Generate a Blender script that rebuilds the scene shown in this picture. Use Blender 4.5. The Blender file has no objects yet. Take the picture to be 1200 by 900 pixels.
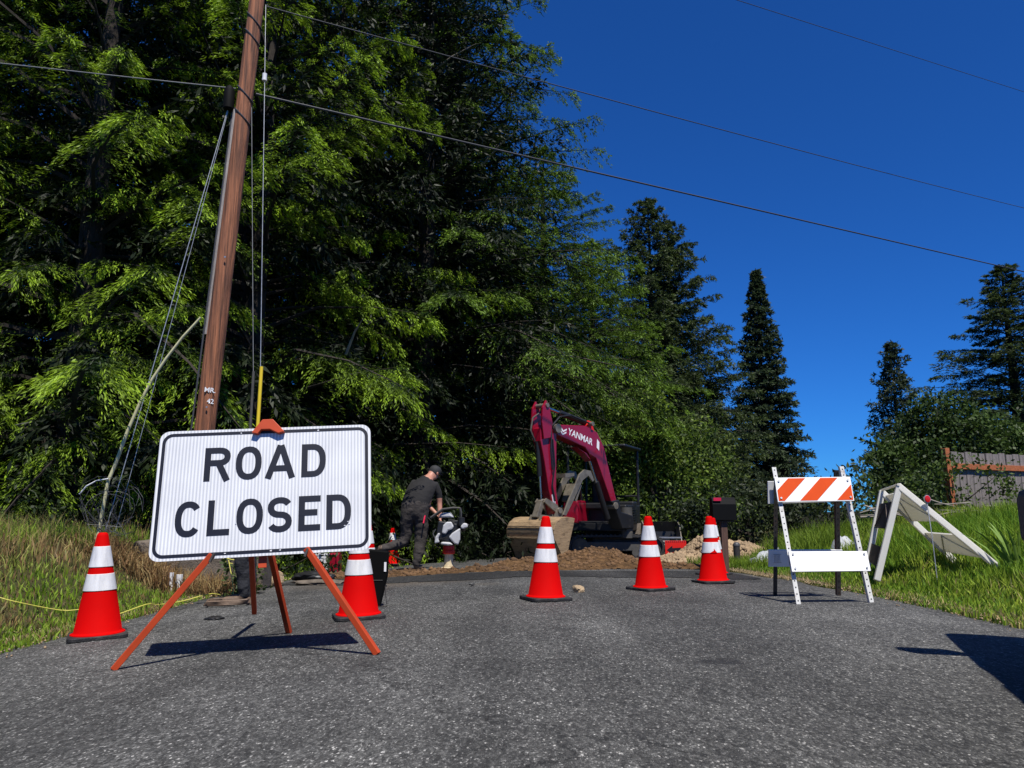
import bpy, bmesh, math, random
import numpy as np
from mathutils import Vector, Matrix, Euler, noise as mnoise

R = math.radians
sc = bpy.context.scene
col = sc.collection
random.seed(7)

# ------------------------------------------------------------------ camera, sky, sun, exposure
cam = bpy.data.cameras.new('camera')
cam.lens = 27.0; cam.sensor_width = 36.0; cam.clip_start = 0.05; cam.clip_end = 3000
camo = bpy.data.objects.new('camera', cam); col.objects.link(camo)
camo.location = (0, 0, 0.71)
camo.rotation_euler = (R(90) + math.atan(155 / 900.0), 0, 0)
sc.camera = camo

SUN = Vector((0.178, -0.472, 1.0)).normalized()
wd = bpy.data.worlds.new('World'); sc.world = wd; wd.use_nodes = True
nt = wd.node_tree; nt.nodes.clear()
wo = nt.nodes.new('ShaderNodeOutputWorld'); bg = nt.nodes.new('ShaderNodeBackground')
sky = nt.nodes.new('ShaderNodeTexSky'); sky.sky_type = 'NISHITA'; sky.sun_disc = False
sky.sun_elevation = math.asin(SUN.z); sky.sun_rotation = math.atan2(SUN.x, SUN.y)
sky.altitude = 1500; sky.air_density = 1.0; sky.dust_density = 0.0; sky.ozone_density = 6.0
bg.inputs['Strength'].default_value = 0.096
tint = nt.nodes.new('ShaderNodeMix'); tint.data_type = 'RGBA'; tint.blend_type = 'MULTIPLY'; tint.inputs[0].default_value = 1.0
tint.inputs[7].default_value = (.13, .48, .98, 1)      # deep polarised blue of the whole sky
nt.links.new(sky.outputs[0], tint.inputs[6]); nt.links.new(tint.outputs[2], bg.inputs[0]); nt.links.new(bg.outputs[0], wo.inputs[0])

sl = bpy.data.lights.new('sun', 'SUN'); sl.energy = 5.0; sl.angle = R(0.53); sl.color = (1.0, 0.955, 0.88)
so = bpy.data.objects.new('sun', sl); col.objects.link(so)
so.rotation_euler = (-SUN).to_track_quat('-Z', 'Y').to_euler(); so.location = (5, -12, 30)

vs = sc.view_settings
vs.view_transform = 'Standard'; vs.look = 'None'; vs.exposure = 0.34; vs.gamma = 1.0; vs.use_curve_mapping = False
sc.cycles.max_bounces = 6; sc.cycles.transparent_max_bounces = 4
sc.cycles.diffuse_bounces = 2

# ------------------------------------------------------------------ materials
MATS = {}
def nodes_of(name):
    m = bpy.data.materials.new(name); m.use_nodes = True
    t = m.node_tree; b = t.nodes['Principled BSDF']
    return m, t, b
def mat(name, c, rough=0.6, metal=0.0, var=0.12, scale=8.0, bump=0.0, bscale=60.0, spec=0.5, dirt=None, dscale=3.0, dlo=.5, dhi=.75, coat=0.0, stretch=None):
    """plain painted / raw surface: colour with mottling, optional dirt patches with a shape of their own, fine relief"""
    m, t, b = nodes_of(name); N = t.nodes.new; L = t.links.new
    tc = N('ShaderNodeTexCoord'); src = tc.outputs['Object']
    if stretch:
        mp = N('ShaderNodeMapping'); mp.inputs['Scale'].default_value = stretch; L(src, mp.inputs[0]); src = mp.outputs[0]
    n = N('ShaderNodeTexNoise'); n.inputs['Scale'].default_value = scale; n.inputs['Detail'].default_value = 6; L(src, n.inputs['Vector'])
    r = N('ShaderNodeMapRange'); r.inputs[1].default_value = .3; r.inputs[2].default_value = .7
    r.inputs[3].default_value = 1 - var; r.inputs[4].default_value = 1 + var; L(n.outputs[0], r.inputs[0])
    mx = N('ShaderNodeMix'); mx.data_type = 'RGBA'; mx.blend_type = 'MULTIPLY'; mx.inputs[0].default_value = 1
    mx.inputs[6].default_value = (*c, 1); L(r.outputs[0], mx.inputs[7]); out = mx.outputs[2]
    if dirt:
        n2 = N('ShaderNodeTexNoise'); n2.inputs['Scale'].default_value = dscale; n2.inputs['Detail'].default_value = 9; n2.inputs['Roughness'].default_value = .7
        L(src, n2.inputs['Vector'])
        r2 = N('ShaderNodeMapRange'); r2.inputs[1].default_value = dlo; r2.inputs[2].default_value = dhi; L(n2.outputs[0], r2.inputs[0])
        m2 = N('ShaderNodeMix'); m2.data_type = 'RGBA'; L(r2.outputs[0], m2.inputs[0]); L(out, m2.inputs[6]); m2.inputs[7].default_value = (*dirt, 1); out = m2.outputs[2]
    L(out, b.inputs['Base Color'])
    b.inputs['Roughness'].default_value = rough; b.inputs['Metallic'].default_value = metal
    b.inputs['Specular IOR Level'].default_value = spec; b.inputs['Coat Weight'].default_value = coat
    if bump:
        n3 = N('ShaderNodeTexNoise'); n3.inputs['Scale'].default_value = bscale; n3.inputs['Detail'].default_value = 5; L(src, n3.inputs['Vector'])
        bp = N('ShaderNodeBump'); bp.inputs['Strength'].default_value = bump; bp.inputs['Distance'].default_value = .02
        L(n3.outputs[0], bp.inputs['Height']); L(bp.outputs[0], b.inputs['Normal'])
    MATS[name] = m; return m

def asphalt_mat(name, dark, light, patch=True):
    m, t, b = nodes_of(name); N = t.nodes.new; L = t.links.new
    g = N('ShaderNodeNewGeometry'); P = g.outputs['Position']
    mp = N('ShaderNodeMapping'); mp.inputs['Scale'].default_value = (1, .5, 1); L(P, mp.inputs[0]); PS = mp.outputs[0]     # chips rolled out along the lane
    v = N('ShaderNodeTexVoronoi'); v.inputs['Scale'].default_value = 165; L(PS, v.inputs['Vector'])
    v2 = N('ShaderNodeTexVoronoi'); v2.inputs['Scale'].default_value = 60; L(PS, v2.inputs['Vector'])
    sep = N('ShaderNodeSeparateColor'); L(v.outputs['Color'], sep.inputs[0])
    sep2 = N('ShaderNodeSeparateColor'); L(v2.outputs['Color'], sep2.inputs[0])
    cr = N('ShaderNodeValToRGB'); e = cr.color_ramp
    e.elements[0].position = 0; e.elements[0].color = (dark, dark, dark * .95, 1)
    e.elements[1].position = 1; e.elements[1].color = (light * 3.8, light * 3.7, light * 3.45, 1)
    for p_, k in ((.35, dark * 1.35), (.70, light * .80), (.89, light * 1.15), (.965, light * 1.8)):
        x = e.elements.new(p_); x.color = (k, k * .99, k * .93, 1)
    L(sep.outputs[0], cr.inputs[0])
    fm = N('ShaderNodeMapRange'); fm.inputs[3].default_value = .6; fm.inputs[4].default_value = 1.4; L(sep2.outputs[1], fm.inputs[0])
    mm = N('ShaderNodeMix'); mm.data_type = 'RGBA'; mm.blend_type = 'MULTIPLY'; mm.inputs[0].default_value = 1
    L(cr.outputs[0], mm.inputs[6]); L(fm.outputs[0], mm.inputs[7])
    # worn wheel tracks and patches
    n = N('ShaderNodeTexNoise'); n.inputs['Scale'].default_value = .55; n.inputs['Detail'].default_value = 7; n.inputs['Roughness'].default_value = .65; L(P, n.inputs['Vector'])
    r = N('ShaderNodeMapRange'); r.inputs[1].default_value = .3; r.inputs[2].default_value = .7; r.inputs[3].default_value = .56; r.inputs[4].default_value = 1.38; L(n.outputs[0], r.inputs[0])
    m3 = N('ShaderNodeMix'); m3.data_type = 'RGBA'; m3.blend_type = 'MULTIPLY'; m3.inputs[0].default_value = 1
    L(mm.outputs[2], m3.inputs[6]); L(r.outputs[0], m3.inputs[7]); out = m3.outputs[2]
    mpw = N('ShaderNodeMapping'); mpw.inputs['Scale'].default_value = (1.6, .13, 1); L(P, mpw.inputs[0])
    nw = N('ShaderNodeTexNoise'); nw.inputs['Scale'].default_value = 1.1; nw.inputs['Detail'].default_value = 5; L(mpw.outputs[0], nw.inputs['Vector'])
    rw = N('ShaderNodeMapRange'); rw.inputs[1].default_value = .35; rw.inputs[2].default_value = .68; rw.inputs[3].default_value = .74; rw.inputs[4].default_value = 1.32; L(nw.outputs[0], rw.inputs[0])
    m4 = N('ShaderNodeMix'); m4.data_type = 'RGBA'; m4.blend_type = 'MULTIPLY'; m4.inputs[0].default_value = 1; L(out, m4.inputs[6]); L(rw.outputs[0], m4.inputs[7]); out = m4.outputs[2]
    vc = N('ShaderNodeTexVoronoi'); vc.feature = 'DISTANCE_TO_EDGE'; vc.inputs['Scale'].default_value = .42
    nd = N('ShaderNodeTexNoise'); nd.inputs['Scale'].default_value = 2.2; nd.inputs['Detail'].default_value = 6; L(P, nd.inputs['Vector'])
    mxv = N('ShaderNodeMix'); mxv.data_type = 'VECTOR'; mxv.inputs[0].default_value = .45; L(P, mxv.inputs[4]); L(nd.outputs[1], mxv.inputs[5]); L(mxv.outputs[1], vc.inputs['Vector'])
    rc = N('ShaderNodeMapRange'); rc.inputs[1].default_value = .0; rc.inputs[2].default_value = .0045; rc.inputs[3].default_value = .45; rc.inputs[4].default_value = 1; L(vc.outputs['Distance'], rc.inputs[0])
    m5 = N('ShaderNodeMix'); m5.data_type = 'RGBA'; m5.blend_type = 'MULTIPLY'; m5.inputs[0].default_value = 1; L(out, m5.inputs[6]); L(rc.outputs[0], m5.inputs[7]); out = m5.outputs[2]
    if patch:   # oil spots, brown soil trodden in near the dig
        for (x, y, rx, ry, k, c) in ((1.02, 3.98, .13, .10, .75, (.012, .012, .013)), (.35, 5.1, .12, .08, .4, (.016, .016, .017)), (-2.35, 6.3, .09, .06, .6, (.02, .018, .017)), (-.3, 8.55, .2, .2, .35, (.09, .075, .055)), (-1.6, 9.2, 1.1, .6, .55, (.11, .085, .06)), (2.2, 9.9, 1.2, .7, .5, (.12, .1, .075))):
            sb = N('ShaderNodeVectorMath'); sb.operation = 'SUBTRACT'; L(P, sb.inputs[0]); sb.inputs[1].default_value = (x, y, 0)
            dv = N('ShaderNodeVectorMath'); dv.operation = 'DIVIDE'; L(sb.outputs[0], dv.inputs[0]); dv.inputs[1].default_value = (rx, ry, 5)
            nn = N('ShaderNodeTexNoise'); nn.inputs['Scale'].default_value = 26; nn.inputs['Detail'].default_value = 5; L(P, nn.inputs['Vector'])
            ln = N('ShaderNodeVectorMath'); ln.operation = 'LENGTH'; L(dv.outputs[0], ln.inputs[0])
            ad = N('ShaderNodeMath'); ad.operation = 'ADD'; L(ln.outputs['Value'], ad.inputs[0]); L(nn.outputs[0], ad.inputs[1])
            rr = N('ShaderNodeMapRange'); rr.inputs[1].default_value = 1.75; rr.inputs[2].default_value = .9; rr.inputs[3].default_value = 0; rr.inputs[4].default_value = k; L(ad.outputs[0], rr.inputs[0])
            mi = N('ShaderNodeMix'); mi.data_type = 'RGBA'; L(rr.outputs[0], mi.inputs[0]); L(out, mi.inputs[6]); mi.inputs[7].default_value = (*c, 1); out = mi.outputs[2]
    L(out, b.inputs['Base Color']); b.inputs['Roughness'].default_value = .82; b.inputs['Specular IOR Level'].default_value = .35
    inv = N('ShaderNodeMath'); inv.operation = 'SUBTRACT'; inv.inputs[0].default_value = 1; L(v.outputs['Distance'], inv.inputs[1])
    ad2 = N('ShaderNodeMath'); ad2.operation = 'ADD'; L(inv.outputs[0], ad2.inputs[0]); L(sep.outputs[1], ad2.inputs[1])
    bp = N('ShaderNodeBump'); bp.inputs['Strength'].default_value = .75; bp.inputs['Distance'].default_value = .006
    L(ad2.outputs[0], bp.inputs['Height']); L(bp.outputs[0], b.inputs['Normal'])
    MATS[name] = m; return m

def ground_mat(name, cols, scale=3.0):
    m, t, b = nodes_of(name); N = t.nodes.new; L = t.links.new
    g = N('ShaderNodeNewGeometry')
    n = N('ShaderNodeTexNoise'); n.inputs['Scale'].default_value = scale; n.inputs['Detail'].default_value = 10; n.inputs['Roughness'].default_value = .7; L(g.outputs['Position'], n.inputs['Vector'])
    cr = N('ShaderNodeValToRGB'); e = cr.color_ramp
    e.elements[0].position = .32; e.elements[0].color = (*cols[0], 1); e.elements[1].position = .68; e.elements[1].color = (*cols[2], 1)
    x = e.elements.new(.5); x.color = (*cols[1], 1)
    L(n.outputs[0], cr.inputs[0]); L(cr.outputs[0], b.inputs['Base Color']); b.inputs['Roughness'].default_value = .95; b.inputs['Specular IOR Level'].default_value = .15
    n2 = N('ShaderNodeTexNoise'); n2.inputs['Scale'].default_value = 45; n2.inputs['Detail'].default_value = 8; L(g.outputs['Position'], n2.inputs['Vector'])
    bp = N('ShaderNodeBump'); bp.inputs['Strength'].default_value = .9; bp.inputs['Distance'].default_value = .03; L(n2.outputs[0], bp.inputs['Height']); L(bp.outputs[0], b.inputs['Normal'])
    MATS[name] = m; return m

def leaf_mat(name, trans=.28, rough=.55, spec=.3):
    m, t, b = nodes_of(name); N = t.nodes.new; L = t.links.new
    a = N('ShaderNodeVertexColor'); a.layer_name = 'Col'
    L(a.outputs[0], b.inputs['Base Color']); b.inputs['Roughness'].default_value = rough; b.inputs['Specular IOR Level'].default_value = spec
    tr = N('ShaderNodeBsdfTranslucent'); L(a.outputs[0], tr.inputs[0])
    mx = N('ShaderNodeMixShader'); mx.inputs[0].default_value = trans
    L(b.outputs[0], mx.inputs[1]); L(tr.outputs[0], mx.inputs[2]); L(mx.outputs[0], t.nodes['Material Output'].inputs['Surface'])
    MATS[name] = m; return m

asphalt_mat('asphalt', .036, .093); asphalt_mat('wet_asphalt', .012, .034, False)
ground_mat('soil', ((.035, .022, .012), (.09, .05, .022), (.19, .11, .05)), 9)
ground_mat('turf', ((.022, .03, .008), (.05, .05, .018), (.10, .075, .035)), 4)
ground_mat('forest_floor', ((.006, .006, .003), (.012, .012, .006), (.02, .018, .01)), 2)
leaf_mat('leaf', .36); leaf_mat('grass_blade', .3, .6, .2)
mat('cone_red', (.52, .0008, .0008), .75, spec=.06, var=.06, scale=6, dirt=(.30, .012, .01), dscale=5, dlo=.62, dhi=.85)
mat('reflective_white', (.72, .72, .72), .35, var=.10, scale=14, dirt=(.34, .34, .36), dscale=7, dlo=.44, dhi=.78, stretch=(5, 5, .7))
mat('rubber', (.014, .014, .015), .7, var=.25, scale=20, bump=.3, dirt=(.06, .055, .05), dscale=9)
mat('stand_orange', (.43, .052, .012), .5, spec=.3, var=.1, scale=10, dirt=(.06, .03, .02), dscale=9, dlo=.66, dhi=.78)
mat('letter_black', (.008, .008, .012), .4, var=.05)
mat('galvanised', (.42, .43, .43), .45, .7, var=.18, scale=25, dirt=(.2, .15, .11), dscale=10, dlo=.6, dhi=.8)
mat('white_paint', (.78, .78, .76), .45, var=.05, scale=5, dirt=(.42, .37, .29), dscale=6, dlo=.62, dhi=.85)
mat('angle_white', (.60, .60, .57), .55, var=.12, scale=14, dirt=(.20, .13, .08), dscale=14, dlo=.52, dhi=.72)
mat('dark_angle', (.05, .045, .042), .55, .4, var=.2, scale=20, dirt=(.13, .07, .04), dscale=14, dlo=.55, dhi=.75)
mat('stripe_orange', (.60, .062, .004), .5, spec=.15, var=.05)
mat('old_plastic', (.80, .79, .74), .5, var=.05, scale=4, dirt=(.46, .40, .30), dscale=5, dlo=.62, dhi=.9)
mat('shade_brown', (.085, .062, .045), .6, var=.25, scale=9)  # dark shade of the A-frame's left panels, put into their colour
mat('machine_red', (.25, .002, .017), .35, var=.05, scale=5, dirt=(.13, .045, .03), dscale=6, dlo=.64, dhi=.82, coat=.4)
mat('machine_black', (.012, .012, .013), .45, var=.2, scale=9, dirt=(.05, .045, .04), dscale=7, dlo=.58, dhi=.8)
mat('machine_grey', (.075, .072, .066), .7, spec=.2, var=.2, scale=9, dirt=(.2, .16, .1), dscale=6, dlo=.55, dhi=.8)
mat('steel_rod', (.6, .6, .6), .18, 1.0, var=.04)
mat('bucket_steel', (.31, .215, .12), .6, .1, var=.2, scale=7, bump=.3, bscale=25, dirt=(.10, .065, .035), dscale=6, dlo=.52, dhi=.68, stretch=(1, 1, 4))
mat('worn_steel', (.21, .185, .145), .45, .4, var=.2, scale=9, dirt=(.10, .08, .06), dscale=8, dlo=.5, dhi=.7)
mat('decal_white', (.8, .8, .8), .4, var=.02)
mat('bark', (.026, .019, .014), .95, var=.4, scale=14, bump=.9, bscale=18, stretch=(3, 3, .5))  # dark base carries the trunk shade that the thin crowns don't cast
mat('pole_wood', (.29, .108, .048), .8, var=.75, scale=9, bump=.9, bscale=20, stretch=(3.2, 3.2, .12), dirt=(.06, .026, .018), dscale=5, dlo=.46, dhi=.70)
mat('pole_grey', (.33, .29, .26), .85, var=.3, scale=9, bump=.6, bscale=26, stretch=(6, 6, .35))
mat('black_plastic', (.003, .003, .003), .7, spec=.1, var=.1)
mat('cable_grey', (.20, .20, .20), .5, var=.1); mat('cable_dark', (.05, .05, .055), .5, var=.1)
mat('fibreglass', (.50, .47, .27), .5, var=.12, scale=10)
mat('yellow_plastic', (.72, .52, .02), .45, var=.05); mat('yellow_rope', (.60, .55, .10), .6, var=.1)
mat('white_pvc', (.72, .72, .72), .4, var=.05, dirt=(.35, .3, .25), dscale=10, dlo=.6, dhi=.8)
mat('concrete', (.13, .105, .08), .9, var=.35, scale=10, bump=.7, dirt=(.06, .048, .03), dscale=6)
mat('fence_wood', (.20, .175, .165), .9, var=.4, scale=7, bump=.6, bscale=30, stretch=(7, 7, .5), dirt=(.42, .40, .38), dscale=5, dlo=.62, dhi=.74)
mat('cedar', (.36, .105, .035), .8, var=.25, scale=8, bump=.4, stretch=(1, 6, 6))
mat('mailbox_black', (.003, .003, .003), .6, spec=.15, var=.1); mat('flag_red', (.55, .01, .05), .4)
mat('post_brown', (.095, .05, .036), .85, var=.3, scale=9, bump=.4, stretch=(5, 5, .4))
mat('reflector_red', (.6, .012, .012), .25)
mat('tarp_white', (.36, .375, .39), .55, var=.12, scale=6, bump=.5, bscale=9)
mat('gravel_stone', (.29, .205, .12), .9, var=.45, scale=2.3, bump=.4)
mat('clod', (.115, .062, .026), .95, var=.5, scale=3, bump=.5)
mat('rock', (.34, .25, .15), .9, var=.35, scale=9, bump=.6)
mat('skin', (.43, .20, .135), .55, var=.08, scale=20)
mat('tee_black', (.010, .009, .0095), .9, var=.25, scale=7, bump=.5, bscale=16)
mat('trousers', (.036, .030, .027), .9, var=.3, scale=9, bump=.9, bscale=17)
mat('dark_jeans', (.016, .017, .021), .9, var=.4, scale=14, bump=.9, bscale=22)
mat('boot_brown', (.13, .085, .055), .7, var=.3, scale=14, bump=.3)
mat('cap_dark', (.02, .02, .021), .8, var=.2); mat('hair', (.02, .014, .01), .7, var=.3)
mat('signal_red', (.62, .012, .006), .4, var=.06, dirt=(.3, .06, .03), dscale=6, dlo=.62, dhi=.8)
mat('tamper_white', (.48, .48, .48), .45, var=.1, dirt=(.15, .14, .13), dscale=11, dlo=.55, dhi=.7)
mat('bellows_tan', (.52, .43, .27), .7, var=.2, scale=15, dirt=(.2, .14, .08), dscale=9)
mat('truck_grey', (.035, .036, .039), .3, var=.03, coat=.5); mat('truck_glass', (.01, .012, .014), .05, var=0, spec=.8)
mat('iris_leaf', (.16, .26, .035), .5, var=.25, scale=5); mat('driftwood', (.30, .26, .22), .9, var=.3, bump=.4)
mat('dead_twig', (.26, .23, .19), .9, var=.3)

m = MATS['old_plastic']; t = m.node_tree; b = t.nodes['Principled BSDF']; tr = t.nodes.new('ShaderNodeBsdfTranslucent'); tr.inputs[0].default_value = (.82, .78, .66, 1); mxs = t.nodes.new('ShaderNodeMixShader'); mxs.inputs[0].default_value = .42
t.links.new(b.outputs[0], mxs.inputs[1]); t.links.new(tr.outputs[0], mxs.inputs[2]); t.links.new(mxs.outputs[0], t.nodes['Material Output'].inputs['Surface'])
# retroreflective sheeting with fine vertical ribs
m, t, b = nodes_of('sheeting'); N = t.nodes.new; L = t.links.new
tc = N('ShaderNodeTexCoord'); w = N('ShaderNodeTexWave'); w.wave_type = 'BANDS'; w.bands_direction = 'X'
w.inputs['Scale'].default_value = 16.5; w.inputs['Distortion'].default_value = .25; w.inputs['Detail'].default_value = 1
L(tc.outputs['Object'], w.inputs['Vector'])
cr = N('ShaderNodeValToRGB'); cr.color_ramp.elements[0].color = (.50, .515, .54, 1); cr.color_ramp.elements[1].color = (.76, .765, .77, 1)
L(w.outputs[0], cr.inputs[0])
n = N('ShaderNodeTexNoise'); n.inputs['Scale'].default_value = 5; n.inputs['Detail'].default_value = 8; L(tc.outputs['Object'], n.inputs['Vector'])
r = N('ShaderNodeMapRange'); r.inputs[1].default_value = .3; r.inputs[2].default_value = .7; r.inputs[3].default_value = .9; r.inputs[4].default_value = 1.04; L(n.outputs[0], r.inputs[0])
mx = N('ShaderNodeMix'); mx.data_type = 'RGBA'; mx.blend_type = 'MULTIPLY'; mx.inputs[0].default_value = 1; L(cr.outputs[0], mx.inputs[6]); L(r.outputs[0], mx.inputs[7])
L(mx.outputs[2], b.inputs['Base Color']); b.inputs['Roughness'].default_value = .38
bp = N('ShaderNodeBump'); bp.inputs['Strength'].default_value = .1; bp.inputs['Distance'].default_value = .004; L(w.outputs[0], bp.inputs['Height']); L(bp.outputs[0], b.inputs['Normal'])
MATS['sheeting'] = m

# ------------------------------------------------------------------ mesh helpers
def frame(d):
    d = Vector(d).normalized(); up = Vector((0, 0, 1)) if abs(d.z) < .95 else Vector((1, 0, 0))
    s = d.cross(up).normalized(); return d, s, s.cross(d).normalized()
class MB:
    def __init__(s): s.v = []; s.f = []
    def add(s, vs_, fs):
        o = len(s.v); s.v += [tuple(q) for q in vs_]; s.f += [tuple(i + o for i in f) for f in fs]; return s
    def box(s, c, size, rot=None, M=None):
        x, y, z = (q / 2 for q in size); P = [Vector((a * x, b_ * y, c_ * z)) for c_ in (-1, 1) for a, b_ in ((-1, -1), (1, -1), (1, 1), (-1, 1))]
        if rot: e = Euler(rot).to_matrix(); P = [e @ q for q in P]
        P = [q + Vector(c) for q in P]
        if M: P = [M @ q for q in P]
        return s.add(P, [(3, 2, 1, 0), (4, 5, 6, 7), (0, 1, 5, 4), (1, 2, 6, 5), (2, 3, 7, 6), (3, 0, 4, 7)])
    def bar(s, a, b_, w, h=None, up=None):
        """square bar from a to b"""
        a = Vector(a); b_ = Vector(b_); d, sd, u = frame(b_ - a); h = h or w
        if up is not None:
            sd = d.cross(Vector(up)).normalized(); u = sd.cross(d).normalized()
        P = [q + sd * (i * w / 2) + u * (j * h / 2) for q in (a, b_) for i, j in ((-1, -1), (1, -1), (1, 1), (-1, 1))]
        return s.add(P, [(3, 2, 1, 0), (4, 5, 6, 7), (0, 1, 5, 4), (1, 2, 6, 5), (2, 3, 7, 6), (3, 0, 4, 7)])
    def tube(s, pts, rad, n=8, cap=True):
        pts = [Vector(q) for q in pts]; rad = rad if isinstance(rad, (list, tuple)) else [rad] * len(pts)
        V = []; F = []; pu = None
        for i, q in enumerate(pts):
            d = (pts[min(i + 1, len(pts) - 1)] - pts[max(i - 1, 0)]).normalized()
            if pu is None: _, sd, pu = frame(d)
            else:
                sd = d.cross(pu).normalized(); pu = sd.cross(d).normalized()
            for k in range(n):
                a = 2 * math.pi * k / n; V.append(q + (sd * math.cos(a) + pu * math.sin(a)) * rad[i])
        for i in range(len(pts) - 1):
            for k in range(n):
                F.append((i * n + k, i * n + (k + 1) % n, (i + 1) * n + (k + 1) % n, (i + 1) * n + k))
        if cap: F += [tuple(range(n - 1, -1, -1)), tuple((len(pts) - 1) * n + k for k in range(n))]
        return s.add(V, F)
    def lathe(s, prof, n=24, c=(0, 0, 0), M=None):
        V = []; F = []
        for r_, z in prof:
            for k in range(n):
                a = 2 * math.pi * k / n; q = Vector((c[0] + r_ * math.cos(a), c[1] + r_ * math.sin(a), c[2] + z)); V.append(M @ q if M else q)
        for i in range(len(prof) - 1):
            for k in range(n): F.append((i * n + k, i * n + (k + 1) % n, (i + 1) * n + (k + 1) % n, (i + 1) * n + k))
        F += [tuple(range(n - 1, -1, -1)), tuple((len(prof) - 1) * n + k for k in range(n))]
        return s.add(V, F)
    def prism(s, poly, t0, t1, M=None, ax='xz'):
        """polygon in the xz plane (or xy) pushed through from t0 to t1 along the third axis"""
        n = len(poly); f = (lambda a, b_, t_: Vector((a, t_, b_))) if ax == 'xz' else ((lambda a, b_, t_: Vector((a, b_, t_))) if ax == 'xy' else (lambda a, b_, t_: Vector((t_, a, b_))))
        P = [f(a, b_, t_) for t_ in (t0, t1) for a, b_ in poly]
        if M: P = [M @ q for q in P]
        F = [tuple(range(n - 1, -1, -1)), tuple(range(n, 2 * n))] + [(i, (i + 1) % n, n + (i + 1) % n, n + i) for i in range(n)]
        return s.add(P, F)
    def build(s, name, m, parent=None, smooth=False, bevel=0, loc=None, fix=True):
        me = bpy.data.meshes.new(name); me.from_pydata(s.v, [], s.f)
        if fix:
            bm = bmesh.new(); bm.from_mesh(me); bmesh.ops.recalc_face_normals(bm, faces=bm.faces); bm.to_mesh(me); bm.free()
        me.materials.append(MATS[m])
        if smooth:
            me.polygons.foreach_set('use_smooth', [True] * len(me.polygons))
            try: me.set_sharp_from_angle(angle=R(smooth if smooth is not True else 40))
            except Exception: pass
        o = bpy.data.objects.new(name, me); col.objects.link(o)
        if parent: o.parent = parent
        if loc: o.location = loc
        if bevel:
            bv = o.modifiers.new('bevel', 'BEVEL'); bv.width = bevel; bv.segments = 2; bv.limit_method = 'ANGLE'; bv.angle_limit = R(40)
        return o
def tag(o, label=None, cat=None, group=None, kind=None):
    for k, v in (('label', label), ('category', cat), ('group', group), ('kind', kind)):
        if v: o[k] = v
    return o
def empty(name, loc=(0, 0, 0), rot=(0, 0, 0), label=None, cat=None, group=None):
    o = bpy.data.objects.new(name, None); col.objects.link(o); o.location = loc; o.rotation_euler = rot; o.empty_display_size = .1
    return tag(o, label, cat, group)
def copy_tree(o, parent=None):
    c = o.copy(); col.objects.link(c); c.parent = parent
    for ch in o.children: copy_tree(ch, c)
    return c
def poly_mesh(name, V, k, m, cols=None, parent=None, kind=None, faces=None):
    """V: (n*k,3) vertices, every k of them one face (or an index array faces (n,k)); cols (n*k,3)"""
    V = np.ascontiguousarray(V, dtype=np.float32); me = bpy.data.meshes.new(name)
    me.vertices.add(len(V)); me.vertices.foreach_set('co', V.ravel())
    idx = np.arange(len(V), dtype=np.int32) if faces is None else np.ascontiguousarray(faces, dtype=np.int32).ravel()
    nf = len(idx) // k; me.loops.add(len(idx)); me.loops.foreach_set('vertex_index', idx)
    me.polygons.add(nf); me.polygons.foreach_set('loop_start', np.arange(nf, dtype=np.int32) * k)
    me.update(calc_edges=True); me.materials.append(MATS[m])
    if cols is not None:
        a = me.color_attributes.new('Col', 'FLOAT_COLOR', 'POINT'); c4 = np.ones((len(V), 4), np.float32); c4[:, :3] = cols
        a.data.foreach_set('color', c4.ravel())
    o = bpy.data.objects.new(name, me); col.objects.link(o)
    if parent: o.parent = parent
    if kind: o['kind'] = kind
    return o
def sm(a, b_, x):
    t_ = np.clip((x - a) / (b_ - a), 0, 1); return t_ * t_ * (3 - 2 * t_)

# ------------------------------------------------------------------ terrain
def road_z(x, y):
    x = np.asarray(x, float); y = np.asarray(y, float)
    return -.04 * np.clip(-x, 0, 4) - .021 * np.clip(y - 9, 0, 12)
def terr(x, y):
    x = np.asarray(x, float); y = np.asarray(y, float)
    z = road_z(x, y)
    lk = 1 - .75 * sm(9.5, 13.5, y)
    z = z + sm(-3.35, -5.0, x) * .58 * lk + sm(-5, -14, x) * .5
    rk = .45 + .55 * sm(4, 9, y)
    z = z + sm(3.35, 7.3, x) * .66 * rk + sm(7, 18, x) * .6
    z = z + .018 * np.sin(x * 3.1 + y * 1.7) * sm(3.3, 4.2, np.abs(x)) + .014 * np.sin(x * 7.3 - y * 5.1) * sm(3.3, 4.2, np.abs(x))
    return z
def tz(x, y): return float(terr(x, y))

def axis(parts):
    out = []
    for a, b_, s_ in parts: out += list(np.arange(a, b_, s_))
    return np.array(out)
gx = axis([(-600, -60, 60), (-60, -14, 4), (-14, -2.6, .2), (-2.6, 2.8, .9), (2.8, 12, .2), (12, 60, 4), (60, 601, 60)])
gy = axis([(-60, -4, 8), (-4, 2, 1), (2, 16, .25), (16, 30, 1), (30, 80, 5), (80, 900, 80)])
X, Y = np.meshgrid(gx, gy); Z = terr(X, Y) - .05 * (1 - sm(3.2, 3.5, np.abs(X))) 
Z = Z - .03
nx, ny = len(gx), len(gy); V = np.stack([X, Y, Z], -1).reshape(-1, 3)
I = np.arange(nx * ny).reshape(ny, nx); F = np.stack([I[:-1, :-1], I[:-1, 1:], I[1:, 1:], I[1:, :-1]], -1).reshape(-1, 4)
g = poly_mesh('ground', V, 4, 'turf', faces=F, kind='structure')
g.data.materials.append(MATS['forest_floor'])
fc = V[F].mean(1); mi = ((fc[:, 1] > 15.5) & (fc[:, 0] < 2.5) | (fc[:, 0] < -5.6) | (fc[:, 1] > 22)).astype(np.int32); g.data.polygons.foreach_set('material_index', mi)

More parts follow.
